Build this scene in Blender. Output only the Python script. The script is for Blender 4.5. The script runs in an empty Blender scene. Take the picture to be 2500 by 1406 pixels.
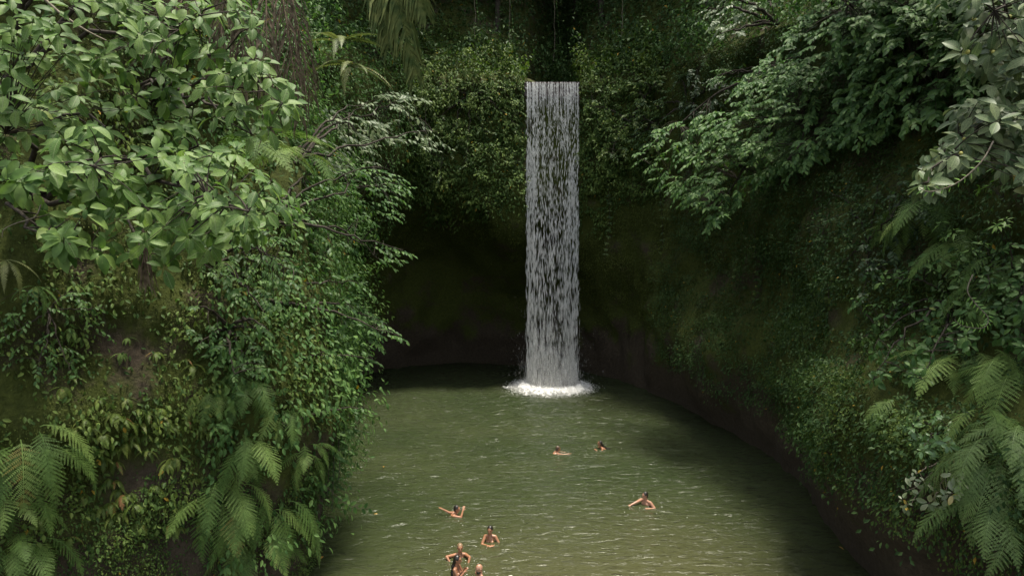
import bpy, math, random
import numpy as np
from mathutils import Vector, Matrix, noise as mnoise
from mathutils.bvhtree import BVHTree

rng = np.random.default_rng(11)
random.seed(11)
SC = bpy.context.scene
COL = SC.collection

# ------------------------------------------------------------------ camera
CAM_H = 7.75
PITCH = math.radians(3.0)
FPX = 1667.0                                  # focal length in pixels of the 2500 px wide photograph
cd = bpy.data.cameras.new('camera')
cam = bpy.data.objects.new('camera', cd)
COL.objects.link(cam)
cam.location = (0, 0, CAM_H)
cam.rotation_euler = (math.radians(90) - PITCH, 0, 0)
cd.sensor_width = 36.0
cd.lens = 36.0 * FPX / 2500.0
cd.clip_end = 500
SC.camera = cam

# ------------------------------------------------------------------ light
SUN = Vector((0.14, 0.03, 0.99)).normalized()
world = bpy.data.worlds.new('World')
SC.world = world
world.use_nodes = True
wn = world.node_tree.nodes
wl = world.node_tree.links
bg = wn.get('Background') or wn.new('ShaderNodeBackground')
sky = wn.new('ShaderNodeTexSky')
sky.sky_type = 'NISHITA'
sky.sun_disc = False
sky.sun_elevation = math.asin(SUN.z)
sky.sun_rotation = math.atan2(SUN.x, SUN.y)
sky.dust_density = 2.0
hazy = wn.new('ShaderNodeHueSaturation')                 # humid, whitish sky
hazy.inputs['Saturation'].default_value = 0.40
wl.new(sky.outputs[0], hazy.inputs['Color'])
wl.new(hazy.outputs[0], bg.inputs[0])
bg.inputs[1].default_value = 0.15
ld = bpy.data.lights.new('sun', 'SUN')
ld.energy = 3.3
ld.angle = math.radians(9.0)
ld.color = (1.0, 0.93, 0.80)
sun = bpy.data.objects.new('sun', ld)
COL.objects.link(sun)
sun.location = (8, -3, 40)
sun.rotation_euler = (-SUN).to_track_quat('-Z', 'Y').to_euler()
SC.view_settings.view_transform = 'Standard'
SC.view_settings.look = 'None'
SC.view_settings.exposure = 1.27
SC.view_settings.gamma = 1.0
SC.view_settings.use_curve_mapping = False
SC.render.engine = 'CYCLES'
SC.cycles.use_denoising = True
SC.cycles.max_bounces = 6
SC.cycles.diffuse_bounces = 3
SC.cycles.glossy_bounces = 2
SC.cycles.transmission_bounces = 3
SC.cycles.transparent_max_bounces = 12
SC.cycles.sample_clamp_indirect = 4.0

# ------------------------------------------------------------------ helpers
CP, SP = math.cos(PITCH), math.sin(PITCH)


def ray(px, py):
    a = (px - 1250.0) / FPX
    b = (703.0 - py) / FPX
    return Vector((a, CP + b * SP, -SP + b * CP))


def at(px, py, Y):
    d = ray(px, py)
    t = Y / d.y
    return Vector((d.x * t, Y, CAM_H + d.z * t))


def on_water(px, py):
    d = ray(px, py)
    t = -CAM_H / d.z
    return Vector((d.x * t, d.y * t, 0))


def unit(a):
    a = np.asarray(a, float)
    return a / np.maximum(np.linalg.norm(a, axis=-1, keepdims=True), 1e-9)


def frames(d, n):
    """matrices whose columns are side, length axis, normal"""
    d = unit(d)
    s = unit(np.cross(d, n))
    n2 = np.cross(s, d)
    return np.stack([s, d, n2], axis=-1)


def vnoise(P, seed=0.0):
    P = np.asarray(P, float).reshape(-1, 3)
    return np.array([mnoise.noise(Vector((p[0] + seed, p[1] - seed * 1.7, p[2] + seed * 0.6))) for p in P])


class MB:
    """collects geometry, then becomes one mesh"""
    def __init__(s):
        s.v, s.f, s.t, s.n = [], [], [], 0

    def add(s, V, F, tint=0.5):
        V = np.asarray(V, float).reshape(-1, 3)
        F = np.asarray(F, np.int64)
        s.v.append(V)
        s.f.append(F + s.n)
        s.t.append(np.broadcast_to(np.asarray(tint, float), (len(F),)).copy())
        s.n += len(V)

    def inst(s, tv, tf, P, M, S, tint):
        P = np.asarray(P, float)
        N = len(P)
        if N == 0:
            return
        S = np.asarray(S, float)
        if S.ndim == 1:
            S = np.repeat(S[:, None], 3, 1)
        V = np.einsum('nij,nkj->nki', M, tv[None] * S[:, None, :]) + P[:, None]
        F = tf[None] + (np.arange(N) * len(tv))[:, None, None]
        s.add(V.reshape(-1, 3), F.reshape(-1, tf.shape[1]), np.repeat(np.asarray(tint, float), len(tf)))

    def tube(s, pts, rad, k=5, tint=0.5):
        pts = np.asarray(pts, float)
        n = len(pts)
        rad = np.broadcast_to(np.asarray(rad, float), (n,))
        d = unit(np.gradient(pts, axis=0))
        ref = np.array([0.31, 0.17, 0.93])
        a = unit(np.cross(d, ref + 1e-3))
        b = np.cross(d, a)
        th = np.arange(k) * 2 * math.pi / k
        V = pts[:, None] + rad[:, None, None] * (np.cos(th)[None, :, None] * a[:, None] + np.sin(th)[None, :, None] * b[:, None])
        i = np.arange(n - 1)[:, None] * k
        j = np.arange(k)[None]
        j2 = (j + 1) % k
        F = np.stack([i + j, i + j2, i + k + j2, i + k + j], -1).reshape(-1, 4)
        s.add(V.reshape(-1, 3), F, tint)

    def mesh(s, name, mat=None, smooth=True):
        me = bpy.data.meshes.new(name)
        if s.n:
            V = np.concatenate(s.v)
            me.vertices.add(len(V))
            me.vertices.foreach_set('co', V.astype(np.float32).ravel())
            loops = np.concatenate([f.ravel() for f in s.f])
            tot = np.concatenate([np.full(len(f), f.shape[1]) for f in s.f])
            start = np.concatenate([[0], np.cumsum(tot)[:-1]])
            me.loops.add(len(loops))
            me.loops.foreach_set('vertex_index', loops.astype(np.int32))
            me.polygons.add(len(tot))
            me.polygons.foreach_set('loop_start', start.astype(np.int32))
            me.polygons.foreach_set('use_smooth', np.full(len(tot), bool(smooth)))
            me.update(calc_edges=True)
            at_ = me.attributes.new('tint', 'FLOAT', 'FACE')
            at_.data.foreach_set('value', np.concatenate(s.t).astype(np.float32))
        if mat:
            me.materials.append(mat)
        return me

    def build(s, name, mat, parent=None, smooth=True):
        return link(name, s.mesh(name, mat, smooth), parent)


def link(name, data, parent=None, M=None):
    o = bpy.data.objects.new(name, data)
    COL.objects.link(o)
    if parent is not None:
        o.parent = parent
    if M is not None:
        o.matrix_local = M
    return o


def tag(o, label=None, cat=None, group=None, kind=None):
    if label:
        o['label'] = label
    if cat:
        o['category'] = cat
    if group:
        o['group'] = group
    if kind:
        o['kind'] = kind
    return o


def empty(name, loc, label=None, cat=None, group=None):
    o = bpy.data.objects.new(name, None)
    COL.objects.link(o)
    o.location = loc
    o.empty_display_size = 0.2
    return tag(o, label, cat, group)


def mat4(P, M, s):
    m = Matrix([[M[0][0] * s, M[0][1] * s, M[0][2] * s, P[0]],
                [M[1][0] * s, M[1][1] * s, M[1][2] * s, P[1]],
                [M[2][0] * s, M[2][1] * s, M[2][2] * s, P[2]], [0, 0, 0, 1]])
    return m


# ------------------------------------------------------------------ materials
def newmat(name):
    m = bpy.data.materials.new(name)
    m.use_nodes = True
    nt = m.node_tree
    nt.nodes.clear()
    out = nt.nodes.new('ShaderNodeOutputMaterial')
    return m, nt, out


def nd(nt, kind, **kw):
    n = nt.nodes.new(kind)
    for k, v in kw.items():
        if k in n.inputs:
            n.inputs[k].default_value = v
        else:
            setattr(n, k, v)
    return n


def ramp(nt, stops, src):
    r = nt.nodes.new('ShaderNodeValToRGB')
    e = r.color_ramp.elements
    while len(e) < len(stops):
        e.new(0.5)
    for i, (p, c) in enumerate(stops):
        e[i].position = p
        e[i].color = (*c, 1)
    nt.links.new(src, r.inputs[0])
    return r


def leaf_mat(name, dark, mid, light, odd=(0.30, 0.20, 0.03), odd_at=0.975, rough=0.42, spec=0.5, trans=0.22, obj=False, veins=False):
    m, nt, out = newmat(name)
    att = nd(nt, 'ShaderNodeAttribute', attribute_name='tint')
    src = att.outputs['Fac']
    if obj:
        oi = nd(nt, 'ShaderNodeObjectInfo')
        mx = nd(nt, 'ShaderNodeMath', operation='MULTIPLY_ADD')
        mx.inputs[1].default_value = 0.12
        nt.links.new(src, mx.inputs[0])
        mu = nd(nt, 'ShaderNodeMath', operation='MULTIPLY')
        mu.inputs[1].default_value = 0.9
        nt.links.new(oi.outputs['Random'], mu.inputs[0])
        nt.links.new(mu.outputs[0], mx.inputs[2])
        src = mx.outputs[0]
    cr = ramp(nt, [(0.0, dark), (0.5, mid), (odd_at - 0.02, light), (min(odd_at, 0.995), odd)], src)
    geo = nd(nt, 'ShaderNodeTexCoord')
    nz = nd(nt, 'ShaderNodeTexNoise', Scale=9.0 if not obj else 14.0, Detail=3.0)
    nt.links.new(geo.outputs['Object'], nz.inputs['Vector'])
    hsv = nd(nt, 'ShaderNodeHueSaturation')
    mr = nd(nt, 'ShaderNodeMapRange')
    mr.inputs[1].default_value = 0.3
    mr.inputs[2].default_value = 0.7
    mr.inputs[3].default_value = 0.72
    mr.inputs[4].default_value = 1.25
    nt.links.new(nz.outputs['Fac'], mr.inputs[0])
    nt.links.new(mr.outputs[0], hsv.inputs['Value'])
    nt.links.new(cr.outputs[0], hsv.inputs['Color'])
    if veins:
        sp = nd(nt, 'ShaderNodeSeparateXYZ')
        nt.links.new(geo.outputs['Object'], sp.inputs[0])
        ab = nd(nt, 'ShaderNodeMath', operation='ABSOLUTE')
        nt.links.new(sp.outputs['X'], ab.inputs[0])
        rib = nd(nt, 'ShaderNodeMapRange')
        rib.inputs[1].default_value = 0.008
        rib.inputs[2].default_value = 0.030
        rib.inputs[3].default_value = 0.55
        rib.inputs[4].default_value = 0.0
        nt.links.new(ab.outputs[0], rib.inputs[0])
        sv = nd(nt, 'ShaderNodeMath', operation='MULTIPLY_ADD')          # side veins run forward from the rib
        sv.inputs[1].default_value = -0.75
        nt.links.new(ab.outputs[0], sv.inputs[0])
        nt.links.new(sp.outputs['Y'], sv.inputs[2])
        fr_ = nd(nt, 'ShaderNodeMath', operation='PINGPONG')
        fr_.inputs[1].default_value = 0.055
        nt.links.new(sv.outputs[0], fr_.inputs[0])
        vr = nd(nt, 'ShaderNodeMapRange')
        vr.inputs[1].default_value = 0.0
        vr.inputs[2].default_value = 0.016
        vr.inputs[3].default_value = 0.28
        vr.inputs[4].default_value = 0.0
        nt.links.new(fr_.outputs[0], vr.inputs[0])
        mxv = nd(nt, 'ShaderNodeMath', operation='MAXIMUM')
        nt.links.new(rib.outputs[0], mxv.inputs[0])
        nt.links.new(vr.outputs[0], mxv.inputs[1])
        vc = nd(nt, 'ShaderNodeMix', data_type='RGBA')
        vc.inputs[7].default_value = (0.20, 0.25, 0.11, 1)
        nt.links.new(mxv.outputs[0], vc.inputs[0])
        nt.links.new(hsv.outputs[0], vc.inputs[6])
        addv = nd(nt, 'ShaderNodeVectorMath', operation='ADD')
        rnd = nd(nt, 'ShaderNodeVectorMath', operation='SCALE')
        rnd.inputs['Scale'].default_value = 37.0
        cmb = nd(nt, 'ShaderNodeCombineXYZ')
        nt.links.new(oi.outputs['Random'], cmb.inputs[0])
        nt.links.new(cmb.outputs[0], rnd.inputs[0])
        nt.links.new(rnd.outputs[0], addv.inputs[0])
        nt.links.new(geo.outputs['Object'], addv.inputs[1])
        ns = nd(nt, 'ShaderNodeTexNoise', Scale=5.0, Detail=4.0)
        nt.links.new(addv.outputs[0], ns.inputs['Vector'])
        sr = nd(nt, 'ShaderNodeMapRange')
        sr.inputs[1].default_value = 0.64
        sr.inputs[2].default_value = 0.70
        nt.links.new(ns.outputs['Fac'], sr.inputs[0])
        spot = nd(nt, 'ShaderNodeMix', data_type='RGBA')
        spot.inputs[7].default_value = (0.055, 0.045, 0.020, 1)
        nt.links.new(sr.outputs[0], spot.inputs[0])
        nt.links.new(vc.outputs[2], spot.inputs[6])
        final = spot.outputs[2]
    else:
        final = hsv.outputs[0]
    p = nd(nt, 'ShaderNodeBsdfPrincipled', Roughness=rough)
    p.inputs['Specular IOR Level'].default_value = spec
    nt.links.new(final, p.inputs['Base Color'])
    tr = nd(nt, 'ShaderNodeBsdfTranslucent')
    br = nd(nt, 'ShaderNodeHueSaturation', Saturation=1.15, Value=1.6)
    nt.links.new(final, br.inputs['Color'])
    nt.links.new(br.outputs[0], tr.inputs['Color'])
    mix = nd(nt, 'ShaderNodeMixShader')
    mix.inputs[0].default_value = trans
    nt.links.new(p.outputs[0], mix.inputs[1])
    nt.links.new(tr.outputs[0], mix.inputs[2])
    nt.links.new(mix.outputs[0], out.inputs[0])
    return m


def plain(name, c1, c2, scale=6.0, rough=0.8, spec=0.3, bump=0.0):
    m, nt, out = newmat(name)
    tc = nd(nt, 'ShaderNodeTexCoord')
    nz = nd(nt, 'ShaderNodeTexNoise', Scale=scale, Detail=5.0)
    nt.links.new(tc.outputs['Object'], nz.inputs['Vector'])
    cr = ramp(nt, [(0.35, c1), (0.65, c2)], nz.outputs['Fac'])
    p = nd(nt, 'ShaderNodeBsdfPrincipled', Roughness=rough)
    p.inputs['Specular IOR Level'].default_value = spec
    nt.links.new(cr.outputs[0], p.inputs['Base Color'])
    if bump:
        b = nd(nt, 'ShaderNodeBump', Strength=bump, Distance=0.05)
        nt.links.new(nz.outputs['Fac'], b.inputs['Height'])
        nt.links.new(b.outputs[0], p.inputs['Normal'])
    nt.links.new(p.outputs[0], out.inputs[0])
    return m


MT = {}
MT['broad'] = leaf_mat('broad_foliage', (0.046, 0.096, 0.022), (0.090, 0.162, 0.037), (0.155, 0.232, 0.062), rough=0.52, spec=0.20, odd_at=0.985, trans=0.30, obj=True, veins=True)
MT['broad_mass'] = leaf_mat('broad_mass_foliage', (0.046, 0.096, 0.022), (0.090, 0.162, 0.037), (0.155, 0.232, 0.062), rough=0.52, spec=0.20, odd_at=0.985, trans=0.30, obj=False)
MT['grey_broad'] = leaf_mat('grey_broad_foliage', (0.050, 0.085, 0.034), (0.080, 0.118, 0.046), (0.13, 0.160, 0.070), rough=0.5, spec=0.25, obj=True, veins=True)
MT['grey_mass'] = leaf_mat('grey_mass_foliage', (0.050, 0.085, 0.034), (0.080, 0.118, 0.046), (0.13, 0.160, 0.070), rough=0.5, spec=0.25, obj=False)
MT['mid'] = leaf_mat('mid_leaf', (0.040, 0.080, 0.038), (0.060, 0.110, 0.048), (0.095, 0.145, 0.060), rough=0.36, spec=0.5)
MT['pale'] = leaf_mat('pale_leaf', (0.09, 0.13, 0.07), (0.15, 0.20, 0.12), (0.24, 0.28, 0.18), rough=0.34, spec=0.6)
MT['vine'] = leaf_mat('vine_leaf', (0.035, 0.070, 0.025), (0.065, 0.105, 0.030), (0.12, 0.155, 0.04), rough=0.45, spec=0.4)
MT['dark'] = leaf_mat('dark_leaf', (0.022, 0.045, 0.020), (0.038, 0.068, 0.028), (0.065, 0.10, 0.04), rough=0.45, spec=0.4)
MT['moss'] = leaf_mat('moss_foliage', (0.036, 0.054, 0.010), (0.064, 0.085, 0.015), (0.105, 0.130, 0.026), rough=0.6, spec=0.2, odd=(0.09, 0.06, 0.02))
MT['fern'] = leaf_mat('fern_frond', (0.056, 0.105, 0.026), (0.10, 0.168, 0.040), (0.16, 0.23, 0.062), rough=0.55, spec=0.16, obj=True, odd=(0.16, 0.15, 0.04))
MT['fern_yellow'] = leaf_mat('yellow_fern_frond', (0.070, 0.100, 0.030), (0.105, 0.135, 0.040), (0.16, 0.175, 0.058), rough=0.5, spec=0.3, obj=True, odd=(0.30, 0.15, 0.05))
MT['fern_small'] = leaf_mat('small_fern_frond', (0.060, 0.100, 0.018), (0.10, 0.145, 0.026), (0.15, 0.185, 0.038), rough=0.5, spec=0.3, obj=True, odd=(0.26, 0.13, 0.05), odd_at=0.965)
MT['bright'] = leaf_mat('bright_leaf', (0.10, 0.20, 0.04), (0.14, 0.26, 0.05), (0.20, 0.32, 0.08), rough=0.4, spec=0.4, obj=True)
MT['wood'] = plain('bark', (0.026, 0.021, 0.015), (0.060, 0.050, 0.038), 14.0, 0.85, 0.2, 0.4)
MT['twig'] = plain('pale_twig', (0.12, 0.10, 0.07), (0.22, 0.19, 0.14), 18.0, 0.8, 0.2, 0.0)
MT['dry'] = plain('dry_palm', (0.060, 0.042, 0.026), (0.17, 0.13, 0.085), 10.0, 0.8, 0.15, 0.0)
MT['palm'] = plain('green_palm', (0.035, 0.058, 0.012), (0.10, 0.115, 0.030), 5.0, 0.6, 0.12, 0.0)


def cliff_material():
    m, nt, out = newmat('mossy_rock')
    tc = nd(nt, 'ShaderNodeTexCoord')
    n1 = nd(nt, 'ShaderNodeTexNoise', Scale=0.55, Detail=8.0, Roughness=0.65)
    n2 = nd(nt, 'ShaderNodeTexNoise', Scale=7.0, Detail=8.0, Roughness=0.7)
    for n in (n1, n2):
        nt.links.new(tc.outputs['Object'], n.inputs['Vector'])
    rock = ramp(nt, [(0.3, (0.034, 0.026, 0.017)), (0.7, (0.075, 0.058, 0.038))], n2.outputs['Fac'])
    moss = ramp(nt, [(0.3, (0.030, 0.040, 0.007)), (0.7, (0.066, 0.080, 0.014))], n2.outputs['Fac'])
    sep = nd(nt, 'ShaderNodeSeparateXYZ')
    nt.links.new(tc.outputs['Object'], sep.inputs[0])
    # splash zone near the water stays bare
    mr = nd(nt, 'ShaderNodeMapRange')
    mr.inputs[1].default_value = 0.8
    mr.inputs[2].default_value = 4.0
    mr.inputs[3].default_value = -0.25
    mr.inputs[4].default_value = 0.06
    nt.links.new(sep.outputs['Z'], mr.inputs[0])
    ad = nd(nt, 'ShaderNodeMath', operation='ADD')
    nt.links.new(n1.outputs['Fac'], ad.inputs[0])
    nt.links.new(mr.outputs[0], ad.inputs[1])
    fac = ramp(nt, [(0.40, (0, 0, 0)), (0.52, (1, 1, 1))], ad.outputs[0])
    mx = nd(nt, 'ShaderNodeMix', data_type='RGBA')
    nt.links.new(fac.outputs[0], mx.inputs[0])
    nt.links.new(rock.outputs[0], mx.inputs[6])
    nt.links.new(moss.outputs[0], mx.inputs[7])
    b = nd(nt, 'ShaderNodeBump', Strength=0.9, Distance=0.12)
    nt.links.new(n2.outputs['Fac'], b.inputs['Height'])
    p = nd(nt, 'ShaderNodeBsdfPrincipled', Roughness=0.9)
    p.inputs['Specular IOR Level'].default_value = 0.2
    nt.links.new(mx.outputs[2], p.inputs['Base Color'])
    nt.links.new(b.outputs[0], p.inputs['Normal'])
    nt.links.new(p.outputs[0], out.inputs[0])
    return m


MT['cliff'] = cliff_material()

# ------------------------------------------------------------------ gorge walls
# foot (x, y), middle at 6 m, lip (x, y), lip height, start and end height of the swing from middle to lip
CTRL = [
    ((-22, -4), (-22, -4), (-23, -3), 13.0, 5, 13),
    ((-12.6, 8.4), (-12.6, 8.6), (-13.5, 10), 13.0, 5, 13),
    ((-8.0, 13.0), (-8.0, 13.2), (-9.0, 15), 13.0, 5, 13),
    ((-5.0, 15.7), (-5.2, 16.0), (-7.0, 18), 13.5, 5, 13.5),
    ((-5.7, 19.6), (-5.4, 19.8), (-7.0, 21), 14.0, 5, 14),
    ((-7.2, 25), (-6.8, 25), (-8.0, 26), 15.5, 5, 15.5),
    ((-8.8, 33), (-8.2, 32.5), (-8.0, 32), 17.0, 5, 15),
    ((-9.8, 42), (-9.3, 41), (-6.3, 38.0), 17.4, 6.5, 13),
    ((-5, 47.2), (-5, 46.2), (-3, 39.4), 17.5, 6.6, 12.4),
    ((0, 46.8), (0, 46.0), (0, 39.8), 17.5, 4.6, 9.6),
    ((3.2, 45.3), (3.2, 44.6), (2.8, 40.2), 17.5, 5.5, 11.2),
    ((6.2, 41.5), (6.4, 41.4), (5.6, 39.8), 17.5, 4, 11),
    ((7.7, 36.7), (8.2, 36.8), (8.5, 37), 17.5, 5, 14),
    ((9.1, 28), (9.9, 28.5), (10.5, 30), 17.0, 4, 15),
    ((9.2, 23), (10.1, 23), (11.0, 24), 16.0, 4, 15),
    ((8.1, 16.5), (9.1, 16.8), (10.5, 17.5), 14.0, 4, 13),
    ((8.3, 12), (9.4, 12.2), (10.6, 12), 13.0, 4, 12),
    ((10.8, 6), (12.0, 6), (14.5, 6), 13.0, 4, 12),
    ((20, -4), (21, -4), (24, -4), 13.0, 4, 12),
]
CT = np.array([[*a, *b, *c, z, s, e] for a, b, c, z, s, e in CTRL])


def catmull(C, n_per):
    out = []
    n = len(C)
    for i in range(n - 1):
        p0, p1, p2, p3 = C[max(i - 1, 0)], C[i], C[i + 1], C[min(i + 2, n - 1)]
        for k in range(n_per):
            t = k / n_per
            out.append(0.5 * ((2 * p1) + (-p0 + p2) * t + (2 * p0 - 5 * p1 + 4 * p2 - p3) * t * t + (-p0 + 3 * p1 - 3 * p2 + p3) * t ** 3))
    out.append(C[-1])
    return np.array(out)


NPER = 22
U = catmull(CT, NPER)
NU = len(U)
NV, NH = 64, 46


def sstep(x):
    x = np.clip(x, 0, 1)
    return x * x * (3 - 2 * x)


cen = np.array([0.5, 20.0])
outw = unit(U[:, 4:6] - cen)
for i in range(NU):                       # the far rim runs straight back from the lip
    w = float(sstep((U[i, 5] - 30) / 8))
    outw[i] = unit(outw[i] * (1 - w) + np.array([0.1 * np.sign(U[i, 4]), 1.0]) * w)
tang = np.gradient(U[:, 0:2], axis=0)
tang = unit(tang)
inw = np.stack([tang[:, 1], -tang[:, 0]], 1)
G = np.zeros((NU, NV + NH, 3))
zz = np.linspace(0, 1, NV)
for i in range(NU):
    zt, za, zb = U[i, 6:9]
    z = -1.2 + (zt + 1.2) * zz
    k = np.clip(z / 6.0, 0, 1)[:, None]
    low = U[i, 0:2] * (1 - k) + U[i, 2:4] * k
    w = sstep((z - za) / (zb - za))[:, None]
    G[i, :NV, 0:2] = low * (1 - w) + U[i, 4:6] * w
    G[i, :NV, 2] = z
    dd = (np.linspace(0, 1, NH + 1)[1:] ** 1.5) * 46.0
    near_stream = math.exp(-((U[i, 4] - 2.5) / 2.0) ** 2) if U[i, 5] > 36 else 0.0
    flat = 1.5 + 7.0 * near_stream
    rise = 0.12 * np.minimum(dd, flat) + np.where(dd > flat, (dd - flat) * 0.95, 0) + 0.8 * sstep(dd / 1.5) * (1 - near_stream)
    G[i, NV:, 0:2] = U[i, 4:6] + outw[i] * dd[:, None]
    G[i, NV:, 2] = zt + rise
# the shaded wall bulges over its foot
wr = sstep((np.arange(NU) - 11.4 * NPER) / (1.2 * NPER))
zz_ = G[:, :NV, 2]
bul = (1.05 * np.exp(-((zz_ - 3.6) / 2.0) ** 2) - 0.55 * np.exp(-((zz_ - 0.0) / 1.1) ** 2)) * wr[:, None]
G[:, :NV, 0] += inw[:, None, 0] * bul
G[:, :NV, 1] += inw[:, None, 1] * bul
# relief
flat = G.reshape(-1, 3)
nz1 = vnoise(flat * 0.22, 3.1)
nz2 = vnoise(flat * 0.75, 8.3)
nz3 = vnoise(flat * 2.3, 1.7)
rel = (0.9 * nz1 + 0.42 * nz2 + 0.16 * nz3).reshape(NU, NV + NH)
damp = np.ones((NU, NV + NH))
lipd = np.exp(-(((U[:, 4] - 2.3) / 2.2) ** 2)) * (U[:, 5] > 36)
zrow = G[:, :, 2]
damp *= 1 - lipd[:, None] * np.exp(-((zrow - 17.3) / 2.5) ** 2)
damp[:, :NV] *= 0.35 + 0.65 * sstep(zrow[:, :NV] / 2.0)
G[:, :, 0] -= inw[:, None, 0] * rel * damp * 1.0
G[:, :, 1] -= inw[:, None, 1] * rel * damp * 1.0
G[:, NV:, 2] += rel[:, NV:] * damp[:, NV:] * 0.8

# smooth normals of the sheet
dU = np.gradient(G, axis=0)
dV = np.gradient(G, axis=1)
NRM = unit(np.cross(dV, dU))
to_c = np.array([0.5, 20.0, 12.0]) - G
flip = np.sign((NRM * to_c).sum(-1))
if np.median(flip) < 0:
    NRM = -NRM


def sheet(name, i0, i1, j0, j1):
    V = G[i0:i1, j0:j1].reshape(-1, 3)
    a, b = i1 - i0, j1 - j0
    ii, jj = np.meshgrid(np.arange(a - 1), np.arange(b - 1), indexing='ij')
    q = ii * b + jj
    F = np.stack([q, q + 1, q + b + 1, q + b], -1).reshape(-1, 4)
    m = MB()
    m.add(V, F)
    return tag(m.build(name, MT['cliff']), kind='structure'), V, F


iL, iR = 7 * NPER + 1, 12 * NPER + 1
sheet('cliff_left', 0, iL, 0, NV)
sheet('cliff_back', iL - 1, iR, 0, NV)
sheet('cliff_right', iR - 1, NU, 0, NV)
sheet('hillside_terrain', 0, NU, NV - 1, NV + NH)
# one tree to find the rock behind a point of the picture
_V = G.reshape(-1, 3)
_w = NV + NH
_ii, _jj = np.meshgrid(np.arange(NU - 1), np.arange(_w - 1), indexing='ij')
_q = (_ii * _w + _jj)
_F = np.stack([_q, _q + 1, _q + _w + 1, _q + _w], -1).reshape(-1, 4)
BVH = BVHTree.FromPolygons(_V.tolist(), _F.tolist())


def wall_hit(px, py):
    d = ray(px, py).normalized()
    h = BVH.ray_cast(Vector((0, 0, CAM_H)), d, 200)
    if h[0] is None:
        p = at(px, py, 40)
        return p, Vector((0, -1, 0))
    n = h[1]
    if n.dot(d) > 0:
        n = -n
    return h[0], n


# pool bed
m = MB()
m.add([(-26, -6, -1.1), (26, -6, -1.1), (26, 52, -1.1), (-26, 52, -1.1)], [(0, 1, 2, 3)])
tag(m.build('pool_bed', MT['cliff']), kind='structure')

# ------------------------------------------------------------------ pool water
FALL_X, FALL_Y = 2.27, 39.3


def water_material():
    m, nt, out = newmat('green_pool_water')
    tc = nd(nt, 'ShaderNodeTexCoord')
    mp = nd(nt, 'ShaderNodeMapping')
    mp.inputs['Scale'].default_value = (0.5, 1.35, 1.0)
    nt.links.new(tc.outputs['Object'], mp.inputs['Vector'])
    n1 = nd(nt, 'ShaderNodeTexNoise', Scale=3.2, Detail=4.0, Roughness=0.55, Distortion=0.6)
    n2 = nd(nt, 'ShaderNodeTexNoise', Scale=6.0, Detail=3.0, Roughness=0.55)
    n3 = nd(nt, 'ShaderNodeTexNoise', Scale=0.16, Detail=3.0)
    for n in (n1, n2):
        nt.links.new(mp.outputs[0], n.inputs['Vector'])
    nt.links.new(tc.outputs['Object'], n3.inputs['Vector'])
    col = ramp(nt, [(0.35, (0.022, 0.032, 0.011)), (0.65, (0.033, 0.042, 0.016))], n3.outputs['Fac'])
    # sunlit front of the pool painted into the colour, paler and silty brown
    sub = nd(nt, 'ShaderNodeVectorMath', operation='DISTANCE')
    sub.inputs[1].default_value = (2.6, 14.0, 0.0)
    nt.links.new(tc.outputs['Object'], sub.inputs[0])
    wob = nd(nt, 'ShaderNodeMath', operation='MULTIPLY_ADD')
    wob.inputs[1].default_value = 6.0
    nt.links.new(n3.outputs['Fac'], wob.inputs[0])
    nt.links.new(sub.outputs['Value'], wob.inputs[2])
    sunlit_silt = nd(nt, 'ShaderNodeMapRange', interpolation_type='SMOOTHSTEP')
    sunlit_silt.inputs[1].default_value = 12.0
    sunlit_silt.inputs[2].default_value = 3.5
    nt.links.new(wob.outputs[0], sunlit_silt.inputs[0])
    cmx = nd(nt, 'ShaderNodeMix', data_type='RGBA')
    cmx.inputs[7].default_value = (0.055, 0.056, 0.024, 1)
    nt.links.new(sunlit_silt.outputs[0], cmx.inputs[0])
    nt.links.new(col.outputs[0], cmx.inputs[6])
    b1 = nd(nt, 'ShaderNodeBump', Strength=0.4, Distance=0.11)
    nt.links.new(n1.outputs['Fac'], b1.inputs['Height'])
    b2 = nd(nt, 'ShaderNodeBump', Strength=1.0, Distance=0.11)
    pw = nd(nt, 'ShaderNodeMapRange', interpolation_type='SMOOTHSTEP')      # sparse steep wavelets that catch the sun
    pw.inputs[1].default_value = 0.53
    pw.inputs[2].default_value = 0.70
    nt.links.new(n2.outputs['Fac'], pw.inputs[0])
    nt.links.new(pw.outputs[0], b2.inputs['Height'])
    b3 = nd(nt, 'ShaderNodeBump', Strength=1.0, Distance=0.115)
    nt.links.new(n1.outputs['Fac'], b3.inputs['Height'])
    nt.links.new(b3.outputs[0], b2.inputs['Normal'])
    # murky body below a rippled, glossy skin
    body = nd(nt, 'ShaderNodeBsdfDiffuse')
    nt.links.new(cmx.outputs[2], body.inputs['Color'])
    nt.links.new(b1.outputs[0], body.inputs['Normal'])
    gl = nd(nt, 'ShaderNodeBsdfGlossy', Roughness=0.20)
    nt.links.new(b2.outputs[0], gl.inputs['Normal'])
    fr = nd(nt, 'ShaderNodeFresnel', IOR=1.33)
    nt.links.new(b2.outputs[0], fr.inputs['Normal'])
    mxs = nd(nt, 'ShaderNodeMixShader')
    nt.links.new(fr.outputs[0], mxs.inputs[0])
    nt.links.new(body.outputs[0], mxs.inputs[1])
    nt.links.new(gl.outputs[0], mxs.inputs[2])
    nt.links.new(mxs.outputs[0], out.inputs[0])
    return m


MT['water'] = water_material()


SWIM = [(1361, 1107), (1466, 1096), (1576, 1232), (1114, 1258), (1197, 1321), (1123, 1361), (1115, 1415), (1172, 1430)]


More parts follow.
